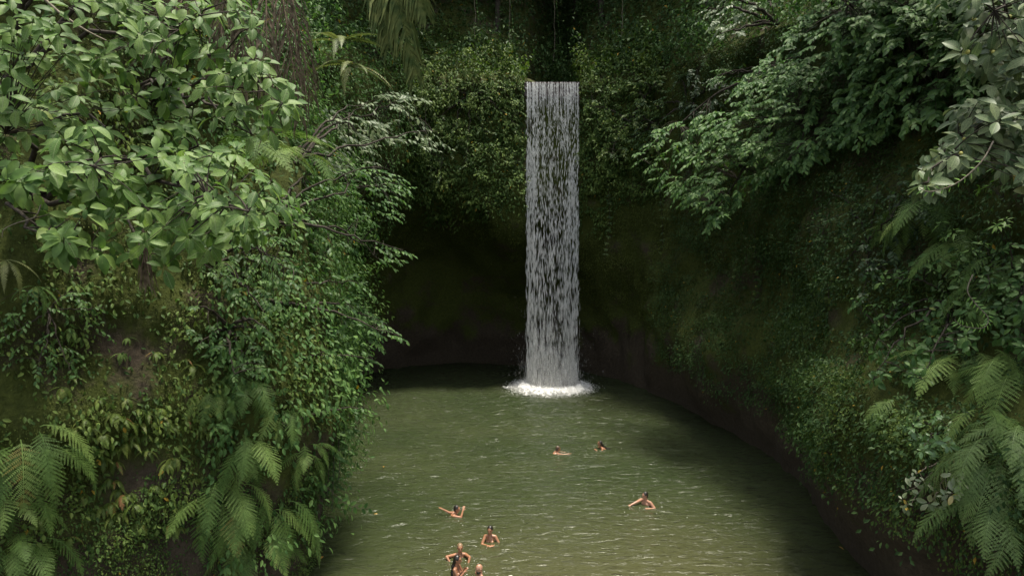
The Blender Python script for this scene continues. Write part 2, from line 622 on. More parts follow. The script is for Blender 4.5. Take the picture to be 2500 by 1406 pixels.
def wave_z(x, y):
    r = np.hypot(x - FALL_X, y - FALL_Y + 0.8)
    z = 0.035 * np.sin(r * 4.2 - 0.5 * np.sin(x * 0.7)) * np.exp(-r / 9.0)
    for s_ in SWIM:                                  # rings round the bathers
        p_ = on_water(*s_)
        q_ = np.hypot(x - p_.x, y - p_.y)
        z = z + 0.022 * np.sin(q_ * 13.0) * np.exp(-((q_ - 0.45) / 0.5) ** 2)
    k = np.random.default_rng(5)
    for i in range(46):
        lam = 0.35 * (1.32 ** (i % 8))
        a = math.radians(-90 + k.normal(0, 38))
        kx, ky = math.cos(a) * 6.283 / lam, math.sin(a) * 6.283 / lam
        z = z + 0.0038 * lam ** 0.75 * np.sin(kx * x + ky * y + k.uniform(0, 6.28))
    return z


gx = np.arange(-13, 13.01, 0.09)
gy = np.arange(4, 49, 0.11)
X, Y = np.meshgrid(gx, gy, indexing='ij')
Z = wave_z(X, Y) * (1.0 + 0.6 * np.sin(X * 0.35 + 1.0) * np.sin(Y * 0.23))
V = np.stack([X, Y, Z], -1).reshape(-1, 3)
nb = len(gy)
ii, jj = np.meshgrid(np.arange(len(gx) - 1), np.arange(nb - 1), indexing='ij')
q = ii * nb + jj
m = MB()
m.add(V, np.stack([q, q + nb, q + nb + 1, q + 1], -1).reshape(-1, 4))
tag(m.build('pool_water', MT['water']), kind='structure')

# ------------------------------------------------------------------ waterfall
def spray_material(name, alpha, col=(0.80, 0.80, 0.78)):
    m, nt, out = newmat(name)
    d = nd(nt, 'ShaderNodeBsdfDiffuse')
    d.inputs[0].default_value = (*col, 1)
    t = nd(nt, 'ShaderNodeBsdfTranslucent')
    t.inputs[0].default_value = (*col, 1)
    mx = nd(nt, 'ShaderNodeMixShader')
    mx.inputs[0].default_value = 0.45
    nt.links.new(d.outputs[0], mx.inputs[1])
    nt.links.new(t.outputs[0], mx.inputs[2])
    tr = nd(nt, 'ShaderNodeBsdfTransparent')
    m2 = nd(nt, 'ShaderNodeMixShader')
    m2.inputs[0].default_value = alpha
    nt.links.new(tr.outputs[0], m2.inputs[1])
    nt.links.new(mx.outputs[0], m2.inputs[2])
    nt.links.new(m2.outputs[0], out.inputs[0])
    return m


MT['fall'] = spray_material('falling_water', 0.85, (0.88, 0.88, 0.86))
MT['mist'] = spray_material('fine_spray', 0.22)
MT['foam'] = spray_material('foam', 0.95, (0.92, 0.92, 0.90))

DROP_V = np.array([(1, 0, 0), (-0.5, 0.87, 0), (-0.5, -0.87, 0), (0, 0, 1.25), (0, 0, -0.75)], float)
DROP_F = np.array([(0, 1, 3), (1, 2, 3), (2, 0, 3), (1, 0, 4), (2, 1, 4), (0, 2, 4)])
LIP_Z = 17.48
X0, X1 = 0.80, 3.80


def drops(mb, x, y, z, w, h, tint=None):
    n = len(x)
    th = rng.uniform(0, 6.28, n)
    M = np.zeros((n, 3, 3))
    M[:, 0, 0] = np.cos(th)
    M[:, 1, 0] = np.sin(th)
    M[:, 0, 1] = -np.sin(th)
    M[:, 1, 1] = np.cos(th)
    M[:, 2, 2] = 1
    mb.inst(DROP_V, DROP_F, np.stack([x, y, z], 1), M, np.stack([w, w, h], 1), np.full(n, 0.5))


def fall_arc(d):
    """how far the stream leaps forward after falling d metres"""
    return 0.42 * np.sqrt(np.maximum(d, 0)) * 0.55


fall = empty('waterfall', (FALL_X, FALL_Y, 0), 'tall narrow white waterfall dropping from the cliff lip into the pool', 'waterfall')
curtain = MB()
strand_x = np.sort(rng.uniform(X0, X1, 110))
for sx in strand_x[::2]:                                # threads leaving the lip
    L = rng.uniform(0.9, 3.4)
    n = 9
    d = np.linspace(0, L, n)
    pts = np.stack([sx + 0.02 * np.cumsum(rng.normal(0, 0.35, n)), 39.75 - fall_arc(d) + rng.normal(0, 0.03), LIP_Z - d], 1)
    curtain.tube(pts, np.linspace(rng.uniform(0.008, 0.018), 0.003, n), 4)
N = 54000
x = rng.choice(strand_x, N) + rng.normal(0, 1, N) * 0.028
d = rng.uniform(0.05, 17.3, N)
x = x + rng.normal(0, 1, N) * (0.012 * d ** 0.8)
fray = 0.03 + 0.010 * d * rng.uniform(0, 1, N) ** 3
x = np.where(x < X0 - fray, 2 * X0 - x, x)
x = np.where(x > X1 + fray, 2 * X1 - x, x)
pn = np.stack([x * 7.0, d * 3.0 - 0.10 * d ** 1.5, np.zeros(N)], 1)
clump = 0.85 * vnoise(pn * np.array([2.0, 1.45, 1]), 4.0) + 0.28 * vnoise(pn * np.array([0.6, 0.45, 1]), 9.0) + 0.30 * vnoise(pn * np.array([0.3, 0.12, 1]), 15.0) + 0.35 * np.exp(-d / 0.7) + 0.30 * sstep((d - 15.2) / 2)
clump = clump + 0.12 * np.cos((x - X0) / (X1 - X0) * 6.283)          # denser towards both edges
keep = clump > rng.normal(0.19, 0.28, N)
x, d = x[keep], d[keep]
n = len(x)
yy = 39.75 - fall_arc(d) + rng.normal(0, 1, n) * (0.02 + 0.016 * d)
xx = FALL_X + (x - FALL_X) * (1 - 0.003 * d)
w = rng.uniform(0.004, 0.0095, n) * (1 + 0.02 * d)
h = rng.uniform(0.04, 0.09, n) + 0.013 * d * rng.uniform(0.5, 1.5, n)
bead = rng.uniform(0, 1, n) < 0.10                    # a few fat bright beads between the fine threads
w = np.where(bead, w * 2.4, w)
h = np.where(bead, h * 0.8, h)
drops(curtain, xx, yy, LIP_Z - d, w, h)
tag(curtain.build('water_curtain', MT['fall'], None, False), kind='stuff').parent = fall
bpy.data.objects['water_curtain'].matrix_parent_inverse = Matrix.Translation((-FALL_X, -FALL_Y, 0))

mist = MB()
N = 9000
d = 17.45 - rng.exponential(1.1, N)
d = np.clip(d, 6, 17.45)
x = rng.normal(FALL_X, 0.72, N)
yy = 39.75 - fall_arc(d) + rng.normal(0, 0.5, N)
drops(mist, x, yy, LIP_Z - d, rng.uniform(0.008, 0.02, N), rng.uniform(0.03, 0.10, N))
o = tag(mist.build('fine_spray', MT['mist'], fall, False), kind='stuff')
o.matrix_parent_inverse = Matrix.Translation((-FALL_X, -FALL_Y, 0))

# foam ring round the foot of the fall
FC = np.array([2.25, 38.7])
gx = np.arange(-4.0, 4.01, 0.04)
X, Y = np.meshgrid(gx, gx, indexing='ij')
R = np.hypot(X / 2.45, Y / 2.75)
P3 = np.stack([X.ravel() * 2.1, Y.ravel() * 2.1, np.zeros(X.size)], 1)
nA = vnoise(P3, 2.0).reshape(X.shape)
nB = vnoise(P3 * 2.7, 6.0).reshape(X.shape)
nC = vnoise(P3 * 6.0, 11.0).reshape(X.shape)
Hh = 0.16 * np.exp(-((R - 0.60) / 0.22) ** 2) * (1 + 0.9 * nA + 0.7 * nB) + 0.03 + 0.05 * nB + 0.05 * nC
dens = 0.92 - R + 0.20 * nA + 0.30 * nB + 0.34 * nC
Wz = wave_z(X + FC[0], Y + FC[1])
V = np.stack([X + FC[0], Y + FC[1], np.maximum(Hh, 0.02) + Wz + 0.03], -1).reshape(-1, 3)
nb = len(gx)
ii, jj = np.meshgrid(np.arange(nb - 1), np.arange(nb - 1), indexing='ij')
q = ii * nb + jj
ok = (dens[:-1, :-1] > 0.06) & (dens[1:, 1:] > 0.0)
F = np.stack([q, q + nb, q + nb + 1, q + 1], -1)[ok]
fm = MB()
fm.add(V, F)
n = 17000
th = rng.uniform(0, 6.283, n)
rr = np.clip(rng.normal(0.70, 0.15, n), 0.1, 1.25)
drops(fm, FC[0] + 2.45 * rr * np.cos(th), FC[1] + 2.75 * rr * np.sin(th), np.abs(rng.normal(0.02, 0.13, n)) * np.clip(1.5 - rr, 0.1, 1) + 0.04,
      rng.uniform(0.006, 0.021, n), rng.uniform(0.008, 0.03, n))
o = tag(fm.build('foam_ring', MT['foam'], fall), kind='stuff')
o.matrix_parent_inverse = Matrix.Translation((-FALL_X, -FALL_Y, 0))

# weir that the stream pours over
MT['weir'] = plain('wet_concrete', (0.050, 0.034, 0.028), (0.095, 0.066, 0.052), 9.0, 0.5, 0.4, 0.3)


def box_faces():
    return np.array([(0, 1, 3, 2), (4, 6, 7, 5), (0, 4, 5, 1), (2, 3, 7, 6), (0, 2, 6, 4), (1, 5, 7, 3)])


def boxv(a, b, jit=0.0):
    V = np.array([[(a, b)[i][0], (a, b)[j][1], (a, b)[k][2]] for i in (0, 1) for j in (0, 1) for k in (0, 1)])
    return V + rng.normal(0, 1, V.shape) * jit


weir = empty('stream_weir', (FALL_X, 40.4, 17.0), 'dark low concrete weir at the top of the waterfall', 'weir')
for nm, a, b in (('sill', (0.72, 39.80, 16.7), (3.88, 41.2, 17.39)), ('crest_slab', (0.70, 39.70, 17.40), (3.90, 40.3, 17.475))):
    m = MB()
    m.add(boxv(a, b, 0.015), box_faces())
    o = m.build(nm, MT['weir'], weir, False)
    o.matrix_parent_inverse = Matrix.Translation((-FALL_X, -40.4, -17.0))
m = MB()
gx = np.linspace(0.66, 3.94, 30)
gy = np.linspace(39.72, 50, 60)
X, Y = np.meshgrid(gx, gy, indexing='ij')
V = np.stack([X, Y, np.full(X.shape, 17.5) + 0.015 * np.sin(X * 9 + Y * 3) + 0.02 * (Y - 39.7)], -1).reshape(-1, 3)
ii, jj = np.meshgrid(np.arange(29), np.arange(59), indexing='ij')
q = ii * 60 + jj
m.add(V, np.stack([q, q + 60, q + 61, q + 1], -1).reshape(-1, 4))
tag(m.build('stream_water', MT['water']), kind='structure')

for _k in ('mid', 'pale', 'vine', 'dark'):
    _c = {'mid': ((0.034, 0.080, 0.022), (0.060, 0.122, 0.032), (0.10, 0.170, 0.046)), 'pale': ((0.08, 0.12, 0.06), (0.13, 0.17, 0.095), (0.21, 0.25, 0.15)),
          'vine': ((0.035, 0.070, 0.025), (0.065, 0.105, 0.030), (0.12, 0.155, 0.04)), 'dark': ((0.022, 0.045, 0.020), (0.038, 0.068, 0.028), (0.065, 0.10, 0.04))}[_k]
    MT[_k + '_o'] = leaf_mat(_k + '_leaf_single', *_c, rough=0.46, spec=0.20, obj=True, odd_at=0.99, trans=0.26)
MT['sprig'] = leaf_mat('sprig_leaf', (0.10, 0.14, 0.06), (0.14, 0.175, 0.085), (0.19, 0.21, 0.11), odd=(0.42, 0.30, 0.05), odd_at=0.9, obj=True)
MT['bright_dim'] = leaf_mat('glossy_plant_leaf', (0.06, 0.12, 0.04), (0.09, 0.17, 0.05), (0.13, 0.22, 0.07), obj=True, rough=0.35)
MT['fern_light'] = leaf_mat('light_fern_frond', (0.09, 0.15, 0.045), (0.13, 0.20, 0.06), (0.18, 0.25, 0.08), rough=0.5, spec=0.3, obj=True, odd=(0.2, 0.2, 0.08))
MT['floating'] = plain('floating_leaf', (0.40, 0.17, 0.03), (0.45, 0.28, 0.06), 4, 0.6)

for _k in ('mid', 'pale', 'vine', 'dark'):
    _c = {'mid': ((0.034, 0.080, 0.022), (0.060, 0.122, 0.032), (0.10, 0.170, 0.046)), 'pale': ((0.08, 0.12, 0.06), (0.13, 0.17, 0.095), (0.21, 0.25, 0.15)),
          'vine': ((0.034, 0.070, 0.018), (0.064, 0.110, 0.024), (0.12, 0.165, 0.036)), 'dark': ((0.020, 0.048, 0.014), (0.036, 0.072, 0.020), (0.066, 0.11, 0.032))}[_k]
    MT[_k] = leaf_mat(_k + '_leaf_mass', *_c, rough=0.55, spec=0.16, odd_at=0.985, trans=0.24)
# ------------------------------------------------------------------ leaf shapes
UP = np.array([0, 0, 1.0])


def leaf_shape(rows, wide, where, fold=0.12, curl=0.18, tip=0.02, wav=0.0, seed=0):
    k = np.random.default_rng(seed)
    V = []
    for t in rows:
        if t <= where:
            w = wide * math.sin(0.5 * math.pi * min(1, 0.10 + 0.90 * t / where))
        else:
            w = wide * math.cos(0.5 * math.pi * ((t - where) / (1 - where))) ** 0.8 + tip * 0.2
        z = -curl * t * t
        V += [(-w, t, z + fold * w + wav * k.normal()), (0, t, z), (w, t, z + fold * w + wav * k.normal())]
    F = []
    for r in range(len(rows) - 1):
        a = r * 3
        F += [(a, a + 1, a + 4, a + 3), (a + 1, a + 2, a + 5, a + 4)]
    return np.array(V, float), np.array(F)


HI = [leaf_shape([0, 0.1, 0.28, 0.5, 0.7, 0.87, 0.96, 1], 0.24 + 0.025 * (i % 3), 0.52 + 0.05 * (i % 2), 0.22 + 0.1 * (i % 3), 0.08 + 0.10 * i, wav=0.012, seed=i) for i in range(5)]
MIDL = leaf_shape([0, 0.25, 0.55, 0.85, 1], 0.25, 0.45, 0.30, 0.22)
SLIM = leaf_shape([0, 0.3, 0.7, 1], 0.13, 0.4, 0.30, 0.30)
LO_V = np.array([(0, 0, 0), (-0.27, 0.48, 0.06), (0, 1, -0.12), (0.27, 0.48, 0.06)])
LO_F = np.array([(0, 2, 1), (0, 3, 2)])


def tmesh(name, vf, mat, smooth=True):
    m = MB()
    m.add(vf[0], vf[1], 0.5)
    return m.mesh(name, mat, smooth)


# ------------------------------------------------------------------ shrubs and trees
def in_poly(px, py, poly):
    c = False
    n = len(poly)
    for i in range(n):
        (x1, y1), (x2, y2) = poly[i], poly[(i + 1) % n]
        if (y1 > py) != (y2 > py) and px < (x2 - x1) * (py - y1) / (y2 - y1) + x1:
            c = not c
    return c


def sample_poly(poly, n, depth, gate=0.0, freq=0.6, seed=0):
    """points through the volume that the polygon of the photograph bounds; depth = (near, far) metres or ('wall', min, max) off the rock"""
    xs = [p[0] for p in poly]
    ys = [p[1] for p in poly]
    out = []
    tries = 0
    while len(out) < n and tries < n * 60:
        tries += 1
        px, py = rng.uniform(min(xs), max(xs)), rng.uniform(min(ys), max(ys))
        if not in_poly(px, py, poly):
            continue
        if depth[0] == 'wall':
            h, nn = wall_hit(px, py)
            p = h - ray(px, py).normalized() * rng.uniform(depth[1], depth[2])
        else:
            p = at(px, py, depth[0](px) + rng.uniform(-depth[1], depth[1]) if callable(depth[0]) else rng.uniform(*depth))
        if gate and mnoise.noise(Vector(p) * freq + Vector((seed, seed, 0))) < rng.normal(gate, 0.12):
            continue
        out.append(np.array(p))
    return np.array(out)


# denser cover near the rim keeps the wing walls of the weir hidden
def rosette(p, axis, k, size, face=(0.1, -0.6, 0)):
    a = unit(axis)
    ref = np.array([0.3, 0.9, 0.2])
    e1 = unit(np.cross(a, ref))
    e2 = np.cross(a, e1)
    th = np.arange(k) * 2.4 + rng.uniform(0, 6.28)
    rad = np.cos(th)[:, None] * e1 + np.sin(th)[:, None] * e2
    d = unit(rad + a * rng.uniform(0.0, 0.55, (k, 1)) + np.array([0, 0, -0.30]) + rng.normal(0, 0.12, (k, 3)))
    n = unit(a * 0.5 + UP * 0.7 + rng.normal(0, 0.36, (k, 3)) + np.array(face))
    P = p + d * 0.04 + a * rng.uniform(-0.10, 0.02, (k, 1))
    return P, d, n, size * rng.uniform(0.45, 1.18, k)


def spray(p, direc, L, k, size, droop=0.35, face=(0.05, -0.2, 0)):
    direc = unit(direc)
    t = (np.arange(k) + 0.7) / k
    side = unit(np.cross(direc, UP))
    P = p + direc * (t * L)[:, None] + np.array([0, 0, -1.0]) * (droop * L * t ** 2)[:, None]
    sg = np.where(np.arange(k) % 2 == 0, 1, -1)[:, None]
    d = unit(side * sg * (1.05 - 0.75 * t[:, None]) + direc * 0.6 + np.array([0, 0, -0.45]) + rng.normal(0, 0.18, (k, 3)))
    n = unit(UP * 0.8 + direc * 0.15 + rng.normal(0, 0.32, (k, 3)) + np.array(face))
    return P, d, n, size * rng.uniform(0.65, 1.1, k) * (1 - 0.25 * t)


def bez(a, b, c, n):
    t = np.linspace(0, 1, n)[:, None]
    return (1 - t) ** 2 * a + 2 * t * (1 - t) * b + t * t * c


def make_shrub(name, label, cat, pts, root, ctype, leaf, mats, k=7, individual=300, thick=0.05, nlimb=7, group=None, shape=None,
               lift=0.4, wood='wood', fruit=0, part='leaf', outward=None):
    face = (0.25, -0.55, 0) if root[0] < 0 else (-0.25, -0.55, 0)
    root = np.array(root, float)
    e = empty(name, root, label, cat, group)
    pts = np.asarray(pts)
    far = [int(np.argmax(np.linalg.norm(pts - root, axis=1)))]
    dmin = np.linalg.norm(pts - pts[far[0]], axis=1)
    while len(far) < min(nlimb, len(pts)):
        j = int(np.argmax(dmin))
        far.append(j)
        dmin = np.minimum(dmin, np.linalg.norm(pts - pts[j], axis=1))
    nodes, owner, limbs = [], [], []
    for j in far:
        tip = pts[j]
        L = np.linalg.norm(tip - root)
        mid = (root + tip) / 2 + UP * lift * L * 0.5 + rng.normal(0, 0.06 * L, 3)
        c = bez(root, mid, tip, 14)
        c[1:-1] += rng.normal(0, 0.012 * L, (12, 3))
        limbs.append(MB())
        limbs[-1].tube(c - root, np.linspace(thick, thick * 0.16, 14), 6)
        nodes.append(c[3:])
        owner += [len(limbs) - 1] * 11
    nodes = np.concatenate(nodes)
    AP, AD, AN, AS, OW = [], [], [], [], []
    for p in pts:
        j = int(np.argmin(np.linalg.norm(nodes - p, axis=1)))
        o = nodes[j]
        L = np.linalg.norm(p - o)
        if L > 0.05:
            c = bez(o, (o + p) / 2 + UP * 0.08 * L + rng.normal(0, 0.05 * L, 3), p, 6)
            limbs[owner[j]].tube(c - root, np.linspace(min(thick * 0.25, 0.016 if L < 0.7 else 0.009), 0.003, 6), 4)
        ax = unit(p - root) + 0.7 * unit(p - o + 1e-4) if L > 0.1 else unit(p - root)
        if outward is not None:
            ax = ax + np.array(outward)
        if ctype == 'rosette':
            r = rosette(p, unit(ax) + UP * 0.55, k + rng.integers(-2, 3), leaf, face)
        else:
            ax = unit(ax) * np.array([1, 1, 0.45]) + rng.normal(0, 0.35, 3)
            Ls = leaf * rng.uniform(2.2, 3.6)
            r = spray(p - unit(ax) * Ls * 0.5, ax, Ls, k + rng.integers(-2, 3), leaf, 0.35, face)
        for lst, v in zip((AP, AD, AN, AS), r):
            lst.append(v)
        OW += [owner[j]] * len(r[0])
    AP, AD, AN, AS = map(np.concatenate, (AP, AD, AN, AS))
    AP = AP - root
    bobj = [b.build('branch', MT[wood], e) for b in limbs]
    M = frames(AD, AN)
    order = np.argsort(np.linalg.norm(AP + root - np.array([0, 0, CAM_H]), axis=1))
    ind = order[:individual] if individual else order[:0]
    rest = order[individual:] if individual else order
    shp = shape or HI
    if len(ind):
        key = ('lm', mats[0], id(shp[0][0]))
        if key not in MESHES:
            MESHES[key] = [tmesh('leaf', s, MT[mats[0]]) for s in (shp if isinstance(shp, list) else [shp])]
        ms = MESHES[key]
        for q_ in ind:
            link(part, ms[int(rng.integers(len(ms)))], bobj[OW[q_]], mat4(AP[q_], M[q_], AS[q_]))
    if len(rest):
        mb = MB()
        s = shp[-1] if isinstance(shp, list) else shp
        mb.inst(s[0], s[1], AP[rest], M[rest], AS[rest], rng.uniform(0, 0.97, len(rest)))
        o = mb.build('crown', MT[mats[1]], e)
        o['kind'] = 'stuff'
    for _ in range(fruit):
        q_ = int(rng.integers(len(AP)))
        if 'fruit' not in MESHES:
            mb = MB()
            th = np.linspace(0, math.pi, 6)
            ring = [[(math.sin(a) * math.cos(b), math.sin(a) * math.sin(b), math.cos(a)) for b in np.arange(8) * math.pi / 4] for a in th]
            Vv = np.array(ring).reshape(-1, 3)
            Ff = [(i * 8 + j, i * 8 + (j + 1) % 8, (i + 1) * 8 + (j + 1) % 8, (i + 1) * 8 + j) for i in range(5) for j in range(8)]
            mb.add(Vv, Ff)
            MESHES['fruit'] = mb.mesh('fruit', MT['fruit'])
        link('fruit', MESHES['fruit'], bobj[OW[q_]], Matrix.Translation(Vector(AP[q_]) + Vector((0, -0.03, 0.03))) @ Matrix.Scale(rng.uniform(0.022, 0.034), 4))
    return e


MESHES = {}
MT['fruit'] = plain('yellow_fruit', (0.30, 0.30, 0.06), (0.42, 0.38, 0.10), 8, 0.5, 0.4)

# ------------------------------------------------------------------ ferns
def frond_mesh(name, mat, npin=20, arch=1.5, pl=0.30, npl=11, seed=0, wmax=0.32, double=True):
    k = np.random.default_rng(seed)
    n = npin
    t = np.linspace(0, 1, n + 1)
    phi = arch * t ** (0.5 if double else 0.65)
    y = np.concatenate([[0], np.cumsum(np.cos(phi[:-1]) / n)])
    z = np.concatenate([[0], np.cumsum(-np.sin(phi[:-1]) / n)])
    bend = k.normal(0, 0.08)
    x = bend * t ** 2
    R = np.stack([x, y, z], 1)
    mb = MB()
    mb.tube(R, np.linspace(0.010, 0.002, n + 1), 4, 0.2)
    T = unit(np.gradient(R, axis=0))
    side0 = np.array([1, 0, 0.0])
    qV, qF = [], []
    tints = []
    for i in range(1, n + 1):
        tt = t[i]
        if tt < 0.10:
            continue
        s = (tt - 0.10) / 0.90
        prof = math.sin(math.pi * min(1, (s ** (0.55 if double else 0.6)) * 0.97 + 0.03)) ** 0.85 if s < 1 else 0
        prof = max(prof, 0.10 * (1 - s) + 0.05)
        l = pl * prof * k.uniform(0.9, 1.08)
        nrm = np.cross(side0, T[i])
        nrm = nrm if nrm[2] > -0.2 else nrm
        for sg in (-1, 1):
            ang = 0.30 + 0.5 * s + k.normal(0, 0.05)
            ax = unit(side0 * sg * math.cos(ang) + T[i] * math.sin(ang) + np.array([0, 0, -0.16]) + k.normal(0, 0.03, 3))
            per = unit(np.cross(ax, nrm))
            tin = k.uniform(0.2, 0.9)
            if double:
                m_ = max(4, int(npl * (0.35 + 0.65 * prof)))
                for j in range(m_):
                    u = (j + 0.5) / m_
                    base = R[i] + ax * l * u + np.array([0, 0, -0.10 * l * u * u])
                    w = 0.5 / n * 0.72 * (1 - 0.8 * u) + 0.003
                    sp = l / m_ * 0.36
                    for g in (-1, 1):
                        tip = base + per * g * w * 1.05 + ax * sp * 1.1
                        v0 = len(qV)
                        qV += [base - ax * sp, tip - ax * sp * 0.6, tip + ax * sp * 0.5, base + ax * sp]
                        qF.append((v0, v0 + 1, v0 + 2, v0 + 3))
                        tints.append(tin)
            else:
                w = 0.5 / n * 0.85
                v0 = len(qV)
                q0 = R[i]
                q1 = R[i] + ax * l * 0.55 + T[i] * w * 0.2
                q2 = R[i] + ax * l + np.array([0, 0, -0.05 * l])
                qV += [q0 - T[i] * w, q1 - T[i] * w * 0.85, q2, q1 + T[i] * w * 0.8, q0 + T[i] * w]
                qF.append((v0, v0 + 1, v0 + 2, v0 + 3))
                tints.append(tin)
                # close the strip at its foot
    if qV:
        if double:
            mb.add(np.array(qV), np.array(qF), np.array(tints))
        else:
            A = np.array(qV)
            f5 = np.array([(v, v + 1, v + 2, v + 3, v + 4) for v in range(0, len(A), 5)])
            mb.add(A, f5, np.array(tints))
    return mb.mesh(name, mat, False)


def frond_set(mat, kind):
    key = ('fr', mat, kind)
    if key not in MESHES:
        if kind == 'big':
            MESHES[key] = [frond_mesh('frond', MT[mat], 17, 1.45 + 0.10 * i, 0.215 + 0.02 * (i % 3), 13, i) for i in range(5)]
        elif kind == 'sword':
            MESHES[key] = [frond_mesh('frond', MT[mat], 26, 1.1 + 0.2 * i, 0.11, 5, 20 + i, double=False) for i in range(4)]
        else:
            MESHES[key] = [frond_mesh('frond', MT[mat], 13, 1.3 + 0.3 * i, 0.15 + 0.02 * i, 4, 40 + i, double=False) for i in range(4)]
    return MESHES[key]


def fern(px, py, size, n, label, mat='fern', kind='big', group=None, spread=1.15, up=0.12, off=0.05, Y=None, name='fern', lean=0.0, out=None):
    if Y is None:
        p, nn = wall_hit(px, py)
        p = p + nn * off
    else:
        p = at(px, py, Y)
        nn = Vector((0, -1, 0))
    if out is not None:
        nn = Vector(out)
    nh = np.array([nn.x, nn.y, 0.0])
    nh = unit(nh + np.array([0, -0.35, 0]))           # leans towards the open light
    sd = np.array([-nh[1], nh[0], 0])
    if kind == 'big':
        n = int(n * 1.5)
        size *= 1.12
    e = empty(name, p, label, 'fern', group)
    ms = frond_set(mat, kind)
    az = np.linspace(-spread, spread, n) + rng.normal(0, 0.16, n) + lean
    for a in az:
        h = nh * math.cos(a) + sd * math.sin(a)
        d = unit(h + UP * (up + rng.normal(0, 0.30)))
        nrm = unit(UP + h * -0.1 + rng.normal(0, 0.12, 3))
        M = frames(d[None], nrm[None])[0]
        q_ = sd * math.sin(a) * 0.22 * size + sd * rng.normal(0, 0.10 * size) + UP * rng.normal(0, 0.12 * size) if kind == 'big' else np.zeros(3)
        link('frond', ms[int(rng.integers(len(ms)))], e, mat4(q_, M, size * rng.uniform(0.65, 1.12)))
    return e


# ------------------------------------------------------------------ cover on the rock and the slopes
cellP = 0.25 * (G[:-1, :-1] + G[1:, :-1] + G[:-1, 1:] + G[1:, 1:])
cellN = unit(0.25 * (NRM[:-1, :-1] + NRM[1:, :-1] + NRM[:-1, 1:] + NRM[1:, 1:]))
cellA = np.linalg.norm(np.cross(G[1:, :-1] - G[:-1, :-1], G[:-1, 1:] - G[:-1, :-1]), axis=-1)
cellI = np.broadcast_to(np.arange(NU - 1)[:, None], cellA.shape)
cellJ = np.broadcast_to(np.arange(_w - 1)[None], cellA.shape)
_flatc = cellP.reshape(-1, 3)
cn1 = vnoise(_flatc * 0.35, 21.0).reshape(cellA.shape)
cn2 = vnoise(_flatc * 1.1, 33.0).reshape(cellA.shape)
dist_c = np.linalg.norm(cellP - np.array([0, 0, CAM_H]), axis=-1)
proj = cellP - np.array([0, 0, CAM_H])
infr = (np.abs(proj[..., 0]) < 0.82 * np.maximum(proj[..., 1], 0.1) + 1.0) & (proj[..., 1] > 3) & (proj[..., 2] < 0.46 * proj[..., 1] + 3)


def cover(name, n, mask, smin, smax, mat, thick, tmpl=(LO_V, LO_F), hang=0.7, parent=None, seed=None, clump=0.0):
    w = (cellA * mask * infr).ravel()
    if w.sum() <= 0:
        return None
    if clump:
        w = w * np.clip(1 + clump * (cn2.ravel() * 2.2 + cn1.ravel() * 1.2), 0.0, None)
    idx = rng.choice(len(w), n, p=w / w.sum())
    i, j = cellI.ravel()[idx], cellJ.ravel()[idx]
    a, b = rng.uniform(0, 1, (2, n, 1))
    P = (G[i, j] * (1 - a) * (1 - b) + G[i + 1, j] * a * (1 - b) + G[i, j + 1] * (1 - a) * b + G[i + 1, j + 1] * a * b)
    Nn = cellN.reshape(-1, 3)[idx]
    P = P + Nn * (rng.uniform(0, 1, (n, 1)) ** 1.5 * thick * np.clip(1 + 1.8 * cn2.ravel()[idx] + 1.2 * cn1.ravel()[idx], 0.12, 3.0)[:, None])
    d = unit(np.array([0, 0, -hang]) + Nn * 0.55 + rng.normal(0, 0.45, (n, 3)))
    nm = unit(Nn * 0.8 + UP * 0.75 + rng.normal(0, 0.40, (n, 3)))
    mb = MB()
    mb.inst(tmpl[0], tmpl[1], P, frames(d, nm), rng.uniform(smin, smax, n), np.where(rng.uniform(0, 1, n) < 0.004, 1.0, np.clip(0.45 + 0.5 * cn2.ravel()[idx] + rng.normal(0, 0.22, n), 0, 0.93)))
    return tag(mb.build(name, MT[mat], None, False), kind='stuff')


cx, cy, cz = cellP[..., 0], cellP[..., 1], cellP[..., 2]
onwall = cellJ < NV - 1
left = cellI < iL - 1
back = (cellI >= iL - 1) & (cellI < iR - 1)
right = cellI >= iR - 1
infall = (np.abs(cx - 2.3) < 1.60) & (cy > 36)
hi_ = sstep((cz - 9.6 - 3.2 * cn1 - 1.5 * cn2) / 2.2)
cover('lip_creeper', 21000, back * onwall * hi_ * (~infall) * np.where(cx < 1, 1.0, 1.0), 0.11, 0.21, 'vine', 0.75, MIDL, clump=0.6)
cover('rim_creeper', 9000, back * (~onwall) * (cellJ < NV + 9) * (~infall), 0.14, 0.26, 'vine', 0.8, MIDL, clump=0.5)
cover('overhang_moss', 22000, back * onwall * sstep((cz - 6.8 - 2.0 * cn1) / 2.5) * (~infall), 0.05, 0.10, 'moss', 0.12, clump=0.8)
cover('wall_moss', 30000, (back * (cx > 3.4) * onwall * sstep((cz - 2.2) / 3) + right * onwall * (cy > 30) * sstep((cz - 2) / 3)), 0.05, 0.11, 'moss', 0.14, clump=0.9)
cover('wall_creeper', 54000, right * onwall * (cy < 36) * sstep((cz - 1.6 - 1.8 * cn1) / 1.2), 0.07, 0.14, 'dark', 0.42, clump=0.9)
cover('hanging_creeper', 24000, right * onwall * (cy < 24) * sstep((cz - 1.3 - 2.0 * cn1) / 1.0) * (cz < 7), 0.045, 0.085, 'vine', 0.20, clump=1.2)
cover('bank_creeper', 34000, left * onwall * ((cy > 15.4) | (cx > -6.6)) * sstep((cz - 0.5) / 1.2), 0.09, 0.19, 'mid', 0.75, MIDL, clump=0.6)
nl = left * onwall * (cy < 18)
cover('moss_carpet', 60000, nl * sstep((cn2 + 0.30) / 0.3), 0.022, 0.048, 'moss', 0.05, clump=0.7)
cover('small_leaf_creeper', 15000, nl * sstep((3.6 + 0.9 * cn1 - cz) / 1.0) * sstep((cx + 9.2) / 1.5), 0.04, 0.075, 'vine', 0.14, clump=0.6)
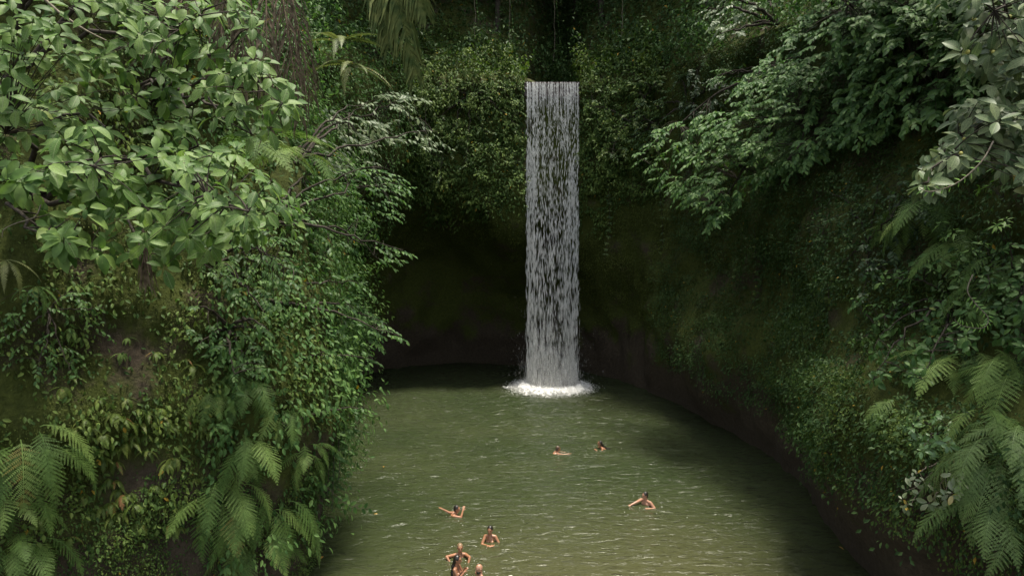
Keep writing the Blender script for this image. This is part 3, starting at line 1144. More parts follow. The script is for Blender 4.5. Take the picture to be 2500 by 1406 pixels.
cover('bank_seedlings', 8500, nl * (cz > 2), 0.07, 0.14, 'vine', 0.2, MIDL, clump=0.9)
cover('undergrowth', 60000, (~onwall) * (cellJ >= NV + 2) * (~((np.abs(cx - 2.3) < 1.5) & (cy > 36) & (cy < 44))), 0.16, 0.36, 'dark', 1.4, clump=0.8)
cover('rim_undergrowth', 14000, (~onwall) * (left + right) * (cellJ < NV + 8), 0.12, 0.24, 'mid', 1.2, MIDL, clump=0.7)
# ------------------------------------------------------------------ the big leaved trees near the camera
def hit(px, py, off=0.0):
    h, n = wall_hit(px, py)
    return np.array(h + n * off)


make_shrub('broad_leaf_tree', 'broad leaved tree filling the upper corner above the mossy cliff', 'tree',
           np.concatenate([sample_poly([(-300, -60), (-300, -420), (560, -420), (640, -200), (560, -60)], 85, (10.5, 13.5)), sample_poly([(-60, -40), (420, -40), (470, 120), (430, 250), (300, 330), (120, 345), (-60, 330)], 110, (8.8, 11.0))]),  # first set: unseen crown above the view, added to shade the cliff
           hit(-40, 260), 'rosette', 0.215, ('broad', 'broad_mass'), 7, 300, 0.07, 8)
make_shrub('broad_leaf_tree', 'sunlit bough of large pale green leaves hanging over the mossy cliff, some leaves holed', 'tree',
           sample_poly([(40, 400), (90, 345), (220, 300), (330, 320), (480, 300), (600, 370), (735, 470), (725, 570), (560, 590), (470, 640), (420, 690), (330, 620), (140, 615), (110, 520), (10, 450)], 150, (7.9, 10.4)),
           hit(60, 480), 'rosette', 0.222, ('broad', 'broad_mass'), 7, 300, 0.06, 9, lift=0.25)
make_shrub('broad_leaf_tree', 'broad leaved tree with sparse leaf whorls in front of the brown dead palm fronds', 'tree',
           sample_poly([(430, -40), (640, 0), (600, 120), (700, 150), (735, 260), (690, 330), (560, 330), (420, 300), (400, 120)], 52, (9.4, 11.0)),
           hit(380, 240), 'rosette', 0.235, ('broad', 'broad_mass'), 7, 300, 0.045, 7, lift=0.25)
make_shrub('grey_leaf_tree', 'grey-green broad leaved tree with small round yellow fruit high on the shaded side', 'tree',
           np.concatenate([sample_poly([(2360, -60), (2300, -420), (2900, -420), (2900, 300), (2600, 300), (2560, -60)], 170, (10.0, 14.5)), sample_poly([(2370, -40), (2560, -40), (2560, 480), (2440, 400), (2330, 430), (2250, 470), (2240, 390), (2310, 290), (2370, 240), (2340, 120)], 185, (9.3, 11.8))]),  # first set: out of view, upper crown added to darken the wall below
           hit(2540, 330), 'rosette', 0.235, ('grey_broad', 'grey_mass'), 7, 300, 0.06, 9, fruit=34, lift=0.3)

# ------------------------------------------------------------------ shrubs leaning over the pool
BANK = [
    ('pale glossy shrub catching light just below the cliff rim, before the lip creepers', [(740, 330), (830, 250), (990, 212), (1045, 228), (1025, 275), (1090, 350), (1020, 372), (940, 335), (900, 400), (790, 420)], (20.5, 24.5), (720, 400), 'pale', 62, 0.235),
    ('shrub reaching over the dark cave mouth below the pale glossy shrub', [(690, 430), (900, 400), (1010, 440), (985, 545), (880, 545), (990, 605), (960, 640), (800, 640), (690, 600)], (17.5, 20.5), (660, 540), 'mid', 80, 0.185),
    ('shrub with a dipping bough halfway up the bank, near the cave', [(690, 640), (800, 650), (930, 690), (850, 720), (985, 825), (930, 850), (780, 830), (680, 740)], (16.8, 19.5), (640, 740), 'mid', 84, 0.175),
    ('dark shrub low on the bank where the far pool edge disappears', [(640, 800), (790, 830), (940, 870), (850, 915), (770, 960), (660, 930)], (16.5, 18.5), (620, 880), 'mid', 52, 0.17),
    ('lowest shrub on the bank, its thin twigs hanging over the water', [(700, 930), (800, 960), (920, 1000), (850, 1080), (830, 1200), (770, 1180), (700, 1060)], (16.2, 17.6), (690, 1040), 'mid', 46, 0.165),
    ('leafy shrub on the cliff corner above the drooping column of ferns', [(470, 700), (640, 760), (700, 860), (640, 930), (520, 900), (450, 800)], (13.6, 15.4), (560, 800), 'mid', 44, 0.14),
    ('leafy shrub between the sunlit bough and the bank shrubs', [(500, 560), (690, 560), (730, 700), (620, 790), (480, 700)], (13.0, 15.5), (520, 640), 'mid', 46, 0.15),
]
for lab, poly, dep, rt, mt, n, lf in BANK:
    make_shrub('bank_shrub', lab, 'shrub', sample_poly(poly, int(n * 1.5), dep, gate=-0.1, freq=0.8), hit(*rt), 'spray', lf, (mt + '_o', mt), 9, 300, 0.05, 8,
               group='shrubs leaning over the pool', shape=[MIDL], lift=0.3, outward=(0.6, -0.3, 0))

# ------------------------------------------------------------------ trees on the shaded side
R2 = [(1960, 30), (2100, -40), (2340, -40), (2340, 200), (2240, 260), (2150, 270), (2060, 345), (2010, 380), (1900, 430), (1830, 470), (1740, 555), (1690, 520), (1640, 450),
      (1535, 390), (1620, 300), (1680, 290), (1790, 250), (1800, 200), (1900, 110)]
p1 = np.concatenate([sample_poly(R2, 1050, (lambda a: 29.5 - 9.0 * min(1, max(0, (a - 1560) / 600)), 2.2), gate=-0.10, freq=0.55),
                     sample_poly([(1980, -40), (1980, -380), (2500, -420), (2560, 60), (2360, 40), (2340, -40)], 420, (20, 27)),  # unseen upper crown, added to keep sun and sky off the wall
                     sample_poly([(2060, -40), (2390, -40), (2370, 230), (2250, 300), (2070, 340)], 300, ('wall', 0.4, 2.6)),
                     sample_poly([(2080, -60), (2060, -520), (2800, -520), (2800, -60)], 320, (13, 20))])  # unseen canopy over the rim, added as a shade caster
make_shrub('leaning_tree', 'wide tree leaning out over the pool from the shaded wall, layered small leaves', 'tree', p1, (12.4, 26.0, 15.2), 'spray', 0.26, ('mid_o', 'mid'), 12, 300, 0.085, 16,
           shape=[MIDL], lift=0.35, outward=(-0.5, -0.4, 0))
make_shrub('leaning_tree', 'small glossy tree high behind the leaning tree, cut by the top edge', 'tree',
           sample_poly([(1690, 45), (1750, -40), (1850, -40), (1830, 80), (1760, 92)], 34, (28, 31)), hit(1900, 60), 'spray', 0.25, ('pale_o', 'pale'), 11, 300, 0.09, 5, shape=[MIDL], outward=(-0.5, -0.4, 0))
make_shrub('leaning_tree', 'short leafy bough poking out of the dark below the small glossy tree', 'tree',
           sample_poly([(1715, 160), (1810, 165), (1830, 190), (1740, 205)], 14, (29, 31)), hit(1900, 190), 'spray', 0.23, ('mid_o', 'mid'), 10, 300, 0.07, 4, shape=[MIDL], outward=(-0.5, -0.4, 0))
make_shrub('rim_shrub', 'bright topped shrub on the rim beside the top of the waterfall', 'shrub',
           sample_poly([(1425, 200), (1490, 120), (1560, 110), (1640, 190), (1640, 330), (1560, 390), (1450, 380), (1430, 280)], 90, ('wall', 0.3, 1.8)), hit(1540, 300), 'spray', 0.24,
           ('vine_o', 'vine'), 9, 300, 0.06, 8, shape=[MIDL], outward=(0, -0.6, 0))
make_shrub('rim_shrub', 'dense dark shrub between the rim shrub and the leaning tree', 'shrub',
           sample_poly([(1640, 190), (1720, 130), (1800, 250), (1640, 290), (1560, 400), (1530, 340)], 60, ('wall', 0.3, 2.0)), hit(1680, 260), 'spray', 0.24,
           ('dark_o', 'dark'), 9, 300, 0.06, 7, shape=[MIDL], outward=(0, -0.6, 0))
make_shrub('wall_vine', 'yellow-green vine curtain hanging from the lip beside the waterfall, cave side', 'vine',
           sample_poly([(1040, 215), (1150, 180), (1280, 195), (1282, 320), (1180, 330), (1120, 420), (1050, 440), (1010, 330)], 130, ('wall', 0.15, 1.0)), hit(1150, 230), 'spray', 0.20,
           ('vine_o', 'vine'), 8, 300, 0.04, 9, shape=[MIDL], outward=(0, -0.8, -0.9), lift=0.1)
make_shrub('wall_vine', 'round leaved climber covering the shaded wall above the large fern', 'vine',
           sample_poly([(2090, 650), (2200, 620), (2330, 590), (2420, 690), (2400, 850), (2290, 880), (2250, 960), (2130, 930), (2060, 820)], 150, ('wall', 0.3, 1.3)), hit(2330, 740), 'rosette', 0.165,
           ('mid_o', 'mid'), 5, 300, 0.035, 9, outward=(-0.5, -0.5, 0))
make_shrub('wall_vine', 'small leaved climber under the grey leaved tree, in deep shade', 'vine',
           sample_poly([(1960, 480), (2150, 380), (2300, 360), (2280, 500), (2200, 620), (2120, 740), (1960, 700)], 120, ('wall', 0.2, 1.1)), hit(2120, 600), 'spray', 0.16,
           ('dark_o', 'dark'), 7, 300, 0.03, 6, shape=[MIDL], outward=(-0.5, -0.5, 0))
make_shrub('pale_sprig', 'bare twigged sprig of pale and yellow leaves low on the shaded wall', 'shrub',
           sample_poly([(2165, 1230), (2180, 1140), (2240, 1130), (2340, 1150), (2360, 1190), (2290, 1240), (2210, 1250)], 15, ('wall', 0.7, 1.2)), hit(2310, 1120), 'rosette', 0.155,
           ('sprig', 'sprig'), 4, 300, 0.018, 6, wood='twig', lift=-0.1)
make_shrub('wall_vine', 'glossy leaved plant beneath the large drooping fern', 'vine',
           sample_poly([(2190, 1030), (2310, 1000), (2330, 1080), (2250, 1110)], 22, ('wall', 0.3, 0.9)), hit(2300, 1060), 'rosette', 0.14, ('bright_dim', 'bright_dim'), 6, 300, 0.02, 5)
make_shrub('wall_vine', 'broad leaved climber along the picture edge between the upper and the largest fern', 'vine',
           sample_poly([(2380, 600), (2520, 580), (2520, 860), (2430, 850), (2390, 740)], 60, ('wall', 0.3, 1.2)), hit(2480, 760), 'rosette', 0.15, ('mid_o', 'mid'), 6, 300, 0.03, 6, outward=(-0.5, -0.5, 0))
make_shrub('wall_vine', 'leafy creeper on the mossy cliff at the picture edge, below the sunlit bough', 'vine',
           sample_poly([(-20, 700), (180, 690), (300, 790), (260, 900), (120, 930), (-20, 880)], 46, ('wall', 0.1, 0.5)), hit(120, 760), 'spray', 0.12, ('mid_o', 'mid'), 7, 300, 0.02, 7, shape=[MIDL], outward=(0, -0.6, -0.5), lift=0.1)
for (a, b, n, lab) in ((2340, 560, 4, 'bright whorled sprig beside the upper fern'), (2440, 560, 3, 'bright whorled sprig close to the picture edge, high on the wall'), (2370, 600, 2, 'small bright whorl under the upper fern'),
                       (2420, 430, 3, 'bright narrow leaved sprig hanging below the grey leaved tree')):
    make_shrub('bright_sprig', lab, 'sprig', sample_poly([(a - 45, b - 35), (a + 45, b - 35), (a + 45, b + 35), (a - 45, b + 35)], n, ('wall', 0.7, 1.1)), hit(a + 30, b + 60), 'rosette', 0.19,
               ('bright', 'bright'), 7, 100, 0.012, 3, shape=[SLIM], group='bright sprigs on the shaded wall')

# ------------------------------------------------------------------ ferns
BIG = [  # px, py, size, fronds, label
    (60, 1085, 1.15, 9, 'large feathery fern low on the mossy cliff at the picture edge'),
    (20, 1210, 1.0, 7, 'pale fern below the large feathery fern at the picture edge'),
    (50, 1330, 0.95, 7, 'fern filling the bottom corner of the mossy cliff'),
    (600, 1085, 1.15, 9, 'large fern at the cliff corner, middle of the drooping column'),
    (540, 1195, 1.25, 8, 'large fern low on the cliff corner, beside the small leaf creeper'),
    (650, 1240, 1.25, 8, 'large yellow-green fern at the cliff corner near the pool'),
    (590, 930, 0.95, 8, 'fern at the top of the drooping column on the cliff corner'),
    (690, 1000, 0.8, 6, 'fern beside the dark bank shrub at the cliff corner'),
    (520, 960, 0.75, 6, 'shaded fern hanging over the small ferns of the mossy cliff'),
    (745, 1090, 0.8, 5, 'grey-green fern hanging at the very edge of the cliff corner'),
    (620, 1330, 1.0, 6, 'fern at the bottom of the cliff corner, partly below the frame'),
]
for px, py, s, n, lab in BIG:
    fern(px, py, s, n, lab, 'fern', 'big', 'large ferns on the mossy cliff', off=0.12)
fern(620, 355, 1.15, 9, 'tree fern crown under the dead palm fronds', 'fern', 'big', None, Y=13.0, spread=2.4, up=0.75)
fern(715, 365, 1.05, 8, 'tree fern crown beside the bank shrub, with arching fronds', 'fern', 'big', None, Y=14.0, spread=2.2, up=0.7)
fern(830, 105, 1.9, 9, 'yellowing fern with stiff fronds on the slope near the hanging palm', 'fern_yellow', 'sword', None, Y=22, spread=1.9, up=0.6)
fern(860, 165, 1.7, 8, 'lower yellowing fern on the slope, fronds drooping', 'fern_yellow', 'sword', None, Y=22, spread=1.6, up=0.4)
fern(150, 215, 0.6, 5, 'small fern peeping through the upper corner tree', 'fern', 'big', None, Y=10.5)
fern(10, 640, 0.75, 5, 'yellowish fern at the picture edge under the sunlit bough', 'fern_yellow', 'sword', None, off=0.1)
fern(80, 700, 0.75, 6, 'shaded fern on the mossy cliff under the sunlit bough', 'fern', 'sword', None, off=0.1)
fern(550, 640, 0.7, 5, 'narrow fern in shade below the sunlit bough', 'fern', 'sword', None, Y=13.5)
RF = [
    (2270, 500, 1.35, 9, 'large dark fern under the grey leaved tree', 'fern'),
    (2210, 560, 1.0, 7, 'olive fern hanging below the large dark fern', 'fern'),
    (2360, 600, 1.2, 8, 'olive fern under the bright whorled sprigs', 'fern'),
    (2400, 880, 1.35, 11, 'largest drooping fern midway down the shaded wall', 'fern'),
    (2470, 930, 1.2, 8, 'drooping fern at the picture edge beside the largest fern', 'fern'),
    (2290, 900, 0.9, 6, 'fern hanging in front of the round leaved climber', 'fern'),
    (2420, 1040, 0.95, 7, 'small fern under the largest drooping fern', 'fern'),
    (2450, 1110, 1.3, 10, 'light green fern low at the picture edge', 'fern_light'),
    (2490, 1060, 1.0, 7, 'pale fern at the picture edge above the light green fern', 'fern_light'),
    (2340, 1080, 0.8, 6, 'dim fern beside the pale twigged sprig', 'fern'),
    (2460, 720, 1.1, 7, 'fern at the picture edge beside the curling stem', 'fern'),
    (2490, 640, 1.0, 6, 'fern at the picture edge under the highest bright sprig', 'fern'),
    (2430, 1230, 1.0, 7, 'light fern hanging lowest at the picture edge', 'fern_light'),
    (2200, 1010, 0.8, 6, 'small dark fern on the shaded wall beside the glossy leaved plant', 'fern'),
]
for px, py, s, n, lab, mt in RF:
    fern(px, py, s, n, lab, mt, 'big', 'large ferns on the shaded wall', off=0.15)
SMALL = 'small drooping yellow-green fern rooted in the moss of the near cliff'
k = 0
while k < 92:
    px, py = rng.uniform(90, 560), rng.uniform(860, 1310)
    band = 1.0 if 230 < px < 520 and 980 < py < 1280 else 0.35
    if rng.uniform() > band:
        continue
    fern(px, py, rng.uniform(0.24, 0.42), int(rng.integers(4, 8)), SMALL, 'fern_small', 'small', 'small ferns on the mossy cliff', off=0.02, spread=1.2, up=0.15, name='small_fern')
    k += 1
for _ in range(9):
    px, py = rng.uniform(0, 330), rng.uniform(640, 900)
    fern(px, py, rng.uniform(0.22, 0.34), 5, 'small dark fern on the shaded moss under the sunlit bough', 'fern', 'small', 'small ferns under the sunlit bough', off=0.02, spread=1.1, up=0.2, name='small_fern')
for a, b in ((980, 150), (1080, 170), (1010, 260), (1470, 150), (1240, 300), (930, 180)):
    fern(a, b, rng.uniform(0.9, 1.3), 7, {980: 'fern on the rim under the hanging palm frond', 1080: 'fern on the rim between palm and waterfall', 1010: 'fern below the rim behind the pale shrub',
         1470: 'light fern on the rim beside the waterfall top', 1240: 'fern clinging under the lip close to the falling water', 930: 'fern on the slope behind the pale shrub'}[a], 'fern_yellow' if a == 1470 else 'fern', 'sword', 'ferns on the rim', off=0.15)

# ------------------------------------------------------------------ palms with hanging fronds
def palm_frond(top, tip, nleaf, llen, mat, parent, droop=0.9, bow=0.25, width=0.012):
    top, tip = np.array(top, float), np.array(tip, float)
    L = np.linalg.norm(tip - top)
    c = bez(top, (top + tip) / 2 + np.array([bow, -0.2, 0.15]) * L * 0.5, tip, 24)
    mb = MB()
    mb.tube(c - np.array(parent.location), np.linspace(0.022, 0.006, 24), 5, 0.4)
    V, F = [], []
    for j in range(nleaf):
        t = 0.06 + 0.92 * j / nleaf
        i = t * 23
        a = int(i)
        p = c[a] * (1 - i + a) + c[min(a + 1, 23)] * (i - a)
        tg = unit(c[min(a + 1, 23)] - c[max(a - 1, 0)])
        for sg in (-1, 1):
            sd = unit(np.cross(tg, np.array([0.2, 1, 0.1]))) * sg
            l = llen * (0.55 + 0.45 * math.sin(math.pi * min(1, t + 0.15))) * rng.uniform(0.75, 1.1)
            d0 = unit(sd * (1 - droop * 0.8) + tg * 0.7 + rng.normal(0, 0.10, 3))
            d1 = unit(d0 * 0.35 + np.array([0, 0, -1.0]) * droop + rng.normal(0, 0.08, 3))
            q = [p, p + d0 * l * 0.4, p + d0 * l * 0.4 + d1 * l * 0.6]
            wv = unit(np.cross(d0, np.array([0.1, 1.0, 0.2]))) * width * rng.uniform(0.6, 1.3)
            v0 = len(V)
            V += [q[0] - wv * 0.5, q[0] + wv * 0.5, q[1] + wv, q[1] - wv, q[2] + wv * 0.15, q[2] - wv * 0.15]
            F += [(v0, v0 + 1, v0 + 2, v0 + 3), (v0 + 3, v0 + 2, v0 + 4, v0 + 5)]
    mb.add(np.array(V) - np.array(parent.location), F)
    return mb.build('frond', MT[mat], parent, False)


pl = empty('dead_palm_crown', at(650, -60, 12.2), 'brown dead palm fronds hanging down the slope behind the broad leaved trees', 'palm')
for (a, b, c_, d_, Y0, Y1, n, l) in ((650, -60, 655, 330, 12.2, 11.9, 27, 0.95), (680, -60, 735, 310, 12.6, 12.6, 27, 1.0), (560, -60, 520, 200, 12.3, 12.3, 24, 0.9), (600, -60, 590, 240, 12.4, 12.4, 24, 0.9),
                                  (700, -60, 760, 250, 12.9, 12.9, 24, 1.0), (470, -40, 370, 120, 12.3, 12.3, 21, 0.9)):
    palm_frond(at(a, b, Y0), at(c_, d_, Y1), n, l, 'dry', pl, 0.75, 0.06, 0.014)
pl = empty('hanging_palm', at(900, -90, 19), 'palm with glossy olive fronds hanging over the far slope', 'palm')
for (a, b, c_, d_, Y0, n, l) in ((930, -90, 1015, 195, 19, 60, 1.15), (900, -90, 950, 120, 19.4, 50, 1.1), (960, -90, 1040, 40, 18.7, 44, 1.0)):
    palm_frond(at(a, b, Y0), at(c_, d_, Y0 - 0.3), n, l, 'palm', pl, 0.62, 0.12, 0.034)
pl = empty('dry_palm_frond', at(352, 600, 9.3), 'dry grey palm leaf tip hanging below the sunlit bough', 'palm leaf')
palm_frond(at(350, 560, 9.3), at(362, 700, 9.3), 16, 0.5, 'dry', pl, 0.9, 0.02, 0.013)

# ------------------------------------------------------------------ dark forest behind the rim
def far_tree(px, Y, label, hgt, rad, nleaf, mat='dark', bare=0.55):
    x = (px - 1250) / FPX * Y
    h = BVH.ray_cast(Vector((x, Y, 120)), Vector((0, 0, -1)), 200)
    z = h[0].z if h[0] is not None else 20
    e = empty('forest_tree', (x, Y, z - 0.3), label, 'tree', 'forest trees behind the rim')
    c = bez(np.zeros(3), np.array([rng.normal(0, 0.4), rng.normal(0, 0.4), hgt * 0.5]), np.array([rng.normal(0, 0.7), rng.normal(0, 0.5) - 0.5, hgt]), 12)
    mb = MB()
    mb.tube(c, np.linspace(0.20, 0.06, 12), 7)
    mb.build('trunk', MT['wood'], e)
    mb = MB()
    P, D, Nn, S = [], [], [], []
    for b in range(9):
        t = bare + (1 - bare) * (b + 0.5) / 9
        i = int(t * 11)
        a = b * 2.4 + rng.uniform(0, 1)
        tip = c[i] + np.array([math.cos(a), math.sin(a), 0.25]) * rad * rng.uniform(0.6, 1.1)
        cc = bez(c[i], (c[i] + tip) / 2 + UP * 0.4, tip, 8)
        mb.tube(cc, np.linspace(0.06, 0.015, 8), 5)
        for s_ in range(nleaf // 9 // 10):
            q_ = cc[int(rng.integers(2, 8))] + rng.normal(0, 0.38 * rad / 2, 3)
            r = spray(q_, unit(q_ - c[i]) + rng.normal(0, 0.3, 3), 0.8, 10, 0.48)
            for l_, v in zip((P, D, Nn, S), r):
                l_.append(v)
    mb.build('limb', MT['wood'], e)
    mb = MB()
    P, D, Nn, S = map(np.concatenate, (P, D, Nn, S))
    mb.inst(LO_V, LO_F, P, frames(D, Nn), S, rng.uniform(0, 1, len(P)))
    o = mb.build('crown', MT[mat], e, False)
    o['kind'] = 'stuff'
    return e


FT = [(1040, 46, 'forest tree behind the hanging palm frond', 9, 3.0), (1130, 49, 'forest tree second from the hanging palm, behind the rim', 10, 3.0), (1215, 46, 'slim forest tree above the weir end block', 10, 2.6),
      (1290, 53, 'forest tree straight behind the weir', 9, 3.2), (1400, 54, 'forest tree behind the stream, beyond the far weir end', 9, 3.2), (1465, 47, 'forest tree behind the bright topped rim shrub', 10, 2.8),
      (1560, 49, 'forest tree between rim shrub and small glossy tree', 9, 3.2), (1650, 45, 'dark forest tree behind the dense rim shrub', 9, 3.0), (1760, 43, 'forest tree in the gap above the leaning tree', 9, 3.0),
      (1850, 40, 'forest tree behind the top of the leaning tree', 9, 3.0), (900, 42, 'forest tree behind the yellowing ferns', 9, 3.0), (820, 36, 'forest tree behind the dead palm fronds', 9, 2.8),
      (1545, 46.5, 'forest tree nearest the stream on the shaded rim', 10, 2.4), (1640, 42.5, 'forest tree rooted just above the dense rim shrub', 10, 2.2), (1720, 39, 'forest tree above the short leafy bough', 10, 3.0),
      (1000, 45, 'forest tree at the rim between palm frond and vine curtain', 10, 2.4)]
for px, Y, lab, hgt, rad in FT:
    far_tree(px, Y, lab, hgt + 1, rad * 1.5, 5400)
# hanging lianas in the gap behind the weir
for px, Y, z1, lab in ((1235, 44, 0, 'thin liana hanging beside the weir end block'), (1345, 47, 0, 'thin liana hanging over the stream'), (1510, 43, 0, 'thin liana behind the bright topped rim shrub'), (1150, 43, 0, 'thin liana above the vine curtain')):
    a, b = np.array(at(px, -120, Y)), np.array(at(px + 6, 150, Y))
    e = empty('liana', a, lab, 'liana', 'lianas behind the rim')
    mb = MB()
    c = bez(a, (a + b) / 2 + np.array([0.3, 0, 0]), b, 20) - a
    c[:, :2] += rng.normal(0, 0.03, (20, 2))
    mb.tube(c, 0.018, 5)
    mb.build('stem', MT['twig'], e)
    mb = MB()
    P, D, Nn, S = spray(c[3], np.array([0.1, 0, -1.0]), 5.0, 40, 0.2, 0.0)
    mb.inst(MIDL[0], MIDL[1], P, frames(D, Nn), S, rng.uniform(0, 1, 40))
    mb.build('foliage', MT['mid'], e)

# ------------------------------------------------------------------ curved stems and hanging roots
def leafy_stem(name, label, cat, px_pts, Y, leaf, nleaf, mat, wood='twig', rad=0.012, shape=SLIM):
    P = np.array([at(a, b, Y) for a, b in px_pts])
    cc = catmull(P, 8)
    e = empty(name, P[0], label, cat)
    mb = MB()
    mb.tube(cc - P[0], np.linspace(rad, rad * 0.4, len(cc)), 5)
    mb.build('stem', MT[wood], e)
    if nleaf:
        ms = MESHES.setdefault(('st', mat, id(shape[0])), [tmesh('leaf', shape, MT[mat])])
        for j in range(nleaf):
            t = (0.25 + 0.74 * j / nleaf) * (len(cc) - 2)
            i = int(t)
            tg = unit(cc[i + 1] - cc[i])
            sd = unit(np.cross(tg, np.array([0, 1, 0.2]))) * (1 if j % 2 else -1)
            d = unit(sd + tg * 0.5 + np.array([0, -0.2, -0.1]) + (rng.normal(0, 0.55, 3) if name == 'hanging_vine' else 0))
            M = frames(d[None], (UP * 0.5 + np.array([0, -1.0, 0]))[None])[0]
            link('leaf', ms[0], e, mat4(cc[i] - P[0], M, leaf * rng.uniform(0.8, 1.15)))
    return e


leafy_stem('arching_stem', 'long arching stem of small paired leaves below the grey leaved tree', 'vine', [(2425, 345), (2400, 390), (2360, 430), (2320, 455), (2270, 468), (2245, 460)], 9.2, 0.085, 18, 'bright')
leafy_stem('arching_stem', 'curling S-shaped stem of narrow paired leaves on the shaded wall', 'vine', [(2375, 670), (2362, 710), (2385, 745), (2412, 775), (2400, 800), (2350, 795), (2330, 780)], 11.6, 0.10, 34, 'bright')
leafy_stem('bare_twig', 'bare forked twig poking from under the sunlit bough at the picture edge', 'twig', [(100, 500), (85, 530), (40, 545), (10, 560), (5, 580)], 9.0, 0, 0, 'bright', rad=0.010)
leafy_stem('bare_twig', 'pale bare branch between the leaves of the upper corner tree', 'twig', [(110, 0), (150, 35), (210, 75), (260, 100)], 9.6, 0, 0, 'bright', rad=0.022)
leafy_stem('hanging_sprig', 'single thin sprig with a few dusky leaves above the water near the bank', 'sprig', [(800, 1190), (840, 1225), (880, 1240), (915, 1238)], 15.6, 0.17, 9, 'mid_o', 'wood', 0.008, MIDL)
for k, (a, b, c_) in enumerate(((800, 1095, 1215), (812, 1090, 1250), (826, 1100, 1180))):
    leafy_stem('hanging_root', ['long dark hanging root at the cliff corner', 'longest dark hanging root at the cliff corner', 'short hanging root over the water at the cliff corner'][k], 'root',
               [(a, b - 40), (a + 3, b + 40), (a - 2, c_)], 16.3, 0, 0, 'bright', 'wood', 0.014)
for k, (a, b, c_) in enumerate(((1480, 420, 640), (1610, 470, 700), (1720, 600, 820), (1840, 560, 800), (1930, 620, 900), (2020, 700, 960))):
    h_ = hit(a, b)
    Yd = h_[1] - 0.7
    leafy_stem('hanging_vine', ['leafy vine hanging on the wall right beside the waterfall', 'long vine below the tip of the leaning tree', 'vine hanging on the shaded wall above the far bank', 'vine hanging under the leaning tree, in shade',
               'long vine trailing down the middle of the shaded wall', 'vine trailing beside the round leaved climber'][k], 'vine',
               [(a, b - 20), (a + 8, (b + c_) / 2), (a - 4, c_)], Yd, 0.17, 46, 'vine_o', 'wood', 0.012, MIDL)
# leaves drifting on the pool
for k, (a, b, lab) in enumerate(((936, 1143, 'tiny orange leaf floating near the bank'), (922, 1258, 'long brown leaf floating in front of the bank sprig'), (790, 1362, 'small yellow leaf floating beside the cliff corner'), (2048, 1338, 'orange leaf floating at the foot of the shaded wall'))):
    p = on_water(a, b)
    o = link('floating_leaf', tmesh('floating_leaf', HI[k], MT['floating']), None, Matrix.Translation((p.x, p.y, 0.05)) @ Matrix.Rotation(k * 1.3, 4, 'Z') @ Matrix.Scale(0.12, 4))
    tag(o, lab, 'leaf')
# ------------------------------------------------------------------ people in the pool
def skin_mat(name, c):
    return plain(name, tuple(v * 0.85 for v in c), c, 9.0, 0.38, 0.5)


SKIN = {k: skin_mat('skin_' + k, c) for k, c in {'fair': (0.36, 0.19, 0.12), 'tan': (0.31, 0.145, 0.075), 'warm': (0.26, 0.12, 0.065)}.items()}
HAIRM = {'black': plain('black_hair', (0.008, 0.007, 0.006), (0.02, 0.016, 0.012), 30, 0.35, 0.5), 'brown': plain('brown_hair', (0.05, 0.030, 0.018), (0.10, 0.065, 0.04), 30, 0.4, 0.5),
         'blond': plain('blond_hair', (0.13, 0.08, 0.04), (0.24, 0.16, 0.09), 30, 0.4, 0.5)}
CLOTH = plain('dark_swimwear', (0.012, 0.014, 0.022), (0.03, 0.032, 0.045), 12, 0.6)
CAPM = plain('white_cap', (0.75, 0.75, 0.73), (0.82, 0.82, 0.80), 12, 0.6)
EYEM = plain('eye', (0.01, 0.008, 0.006), (0.02, 0.015, 0.01), 12, 0.2)
LIPM = plain('lips', (0.28, 0.10, 0.08), (0.34, 0.13, 0.10), 12, 0.4)


def cap_ring(mb, a, b, ra, rb, k=10):
    a, b = np.array(a, float), np.array(b, float)
    ax = b - a
    L = np.linalg.norm(ax)
    ax = ax / max(L, 1e-6)
    e1 = unit(np.cross(ax, [0.31, 0.52, 0.79]))
    e2 = np.cross(ax, e1)
    rows = []
    for t in np.linspace(-0.5 * math.pi, 0, 5)[0:]:
        rows.append((a + ax * ra * math.sin(t), max(ra * math.cos(t), 1e-4)))
    for t in np.linspace(0, 0.5 * math.pi, 5):
        rows.append((b + ax * rb * math.sin(t), max(rb * math.cos(t), 1e-4)))
    th = np.arange(k) * 2 * math.pi / k
    V = np.concatenate([c + r * (np.cos(th)[:, None] * e1 + np.sin(th)[:, None] * e2) for c, r in rows])
    n = len(rows)
    F = [(i * k + j, i * k + (j + 1) % k, (i + 1) * k + (j + 1) % k, (i + 1) * k + j) for i in range(n - 1) for j in range(k)]
    mb.add(V, F)


def ellip(mb, c, r, R=None, k=14, n=9):
    th = np.arange(k) * 2 * math.pi / k
    V = []
    for a in np.linspace(0.001, math.pi - 0.001, n):
        for b in th:
            V.append((r[0] * math.sin(a) * math.cos(b), r[1] * math.sin(a) * math.sin(b), r[2] * math.cos(a)))
    V = np.array(V)
    if R is not None:
        V = V @ np.array(R).T
    F = [(i * k + j, i * k + (j + 1) % k, (i + 1) * k + (j + 1) % k, (i + 1) * k + j) for i in range(n - 1) for j in range(k)]
    mb.add(V + np.array(c), F)


def fuse(mb, name, mat, parent, voxel=0.008, smooth=4):
    """one continuous skin over the overlapping volumes"""
    tmp = mb.build(name, mat)
    r = tmp.modifiers.new('r', 'REMESH')
    r.mode = 'VOXEL'
    r.voxel_size = voxel
    s = tmp.modifiers.new('s', 'SMOOTH')
    s.iterations = smooth
    s.factor = 0.5
    dg = bpy.context.evaluated_depsgraph_get()
    me = bpy.data.meshes.new_from_object(tmp.evaluated_get(dg))
    me.materials.clear()
    me.materials.append(mat)
    me.polygons.foreach_set('use_smooth', np.full(len(me.polygons), True))
    bpy.data.objects.remove(tmp)
    o = link(name, me, parent)
    return o


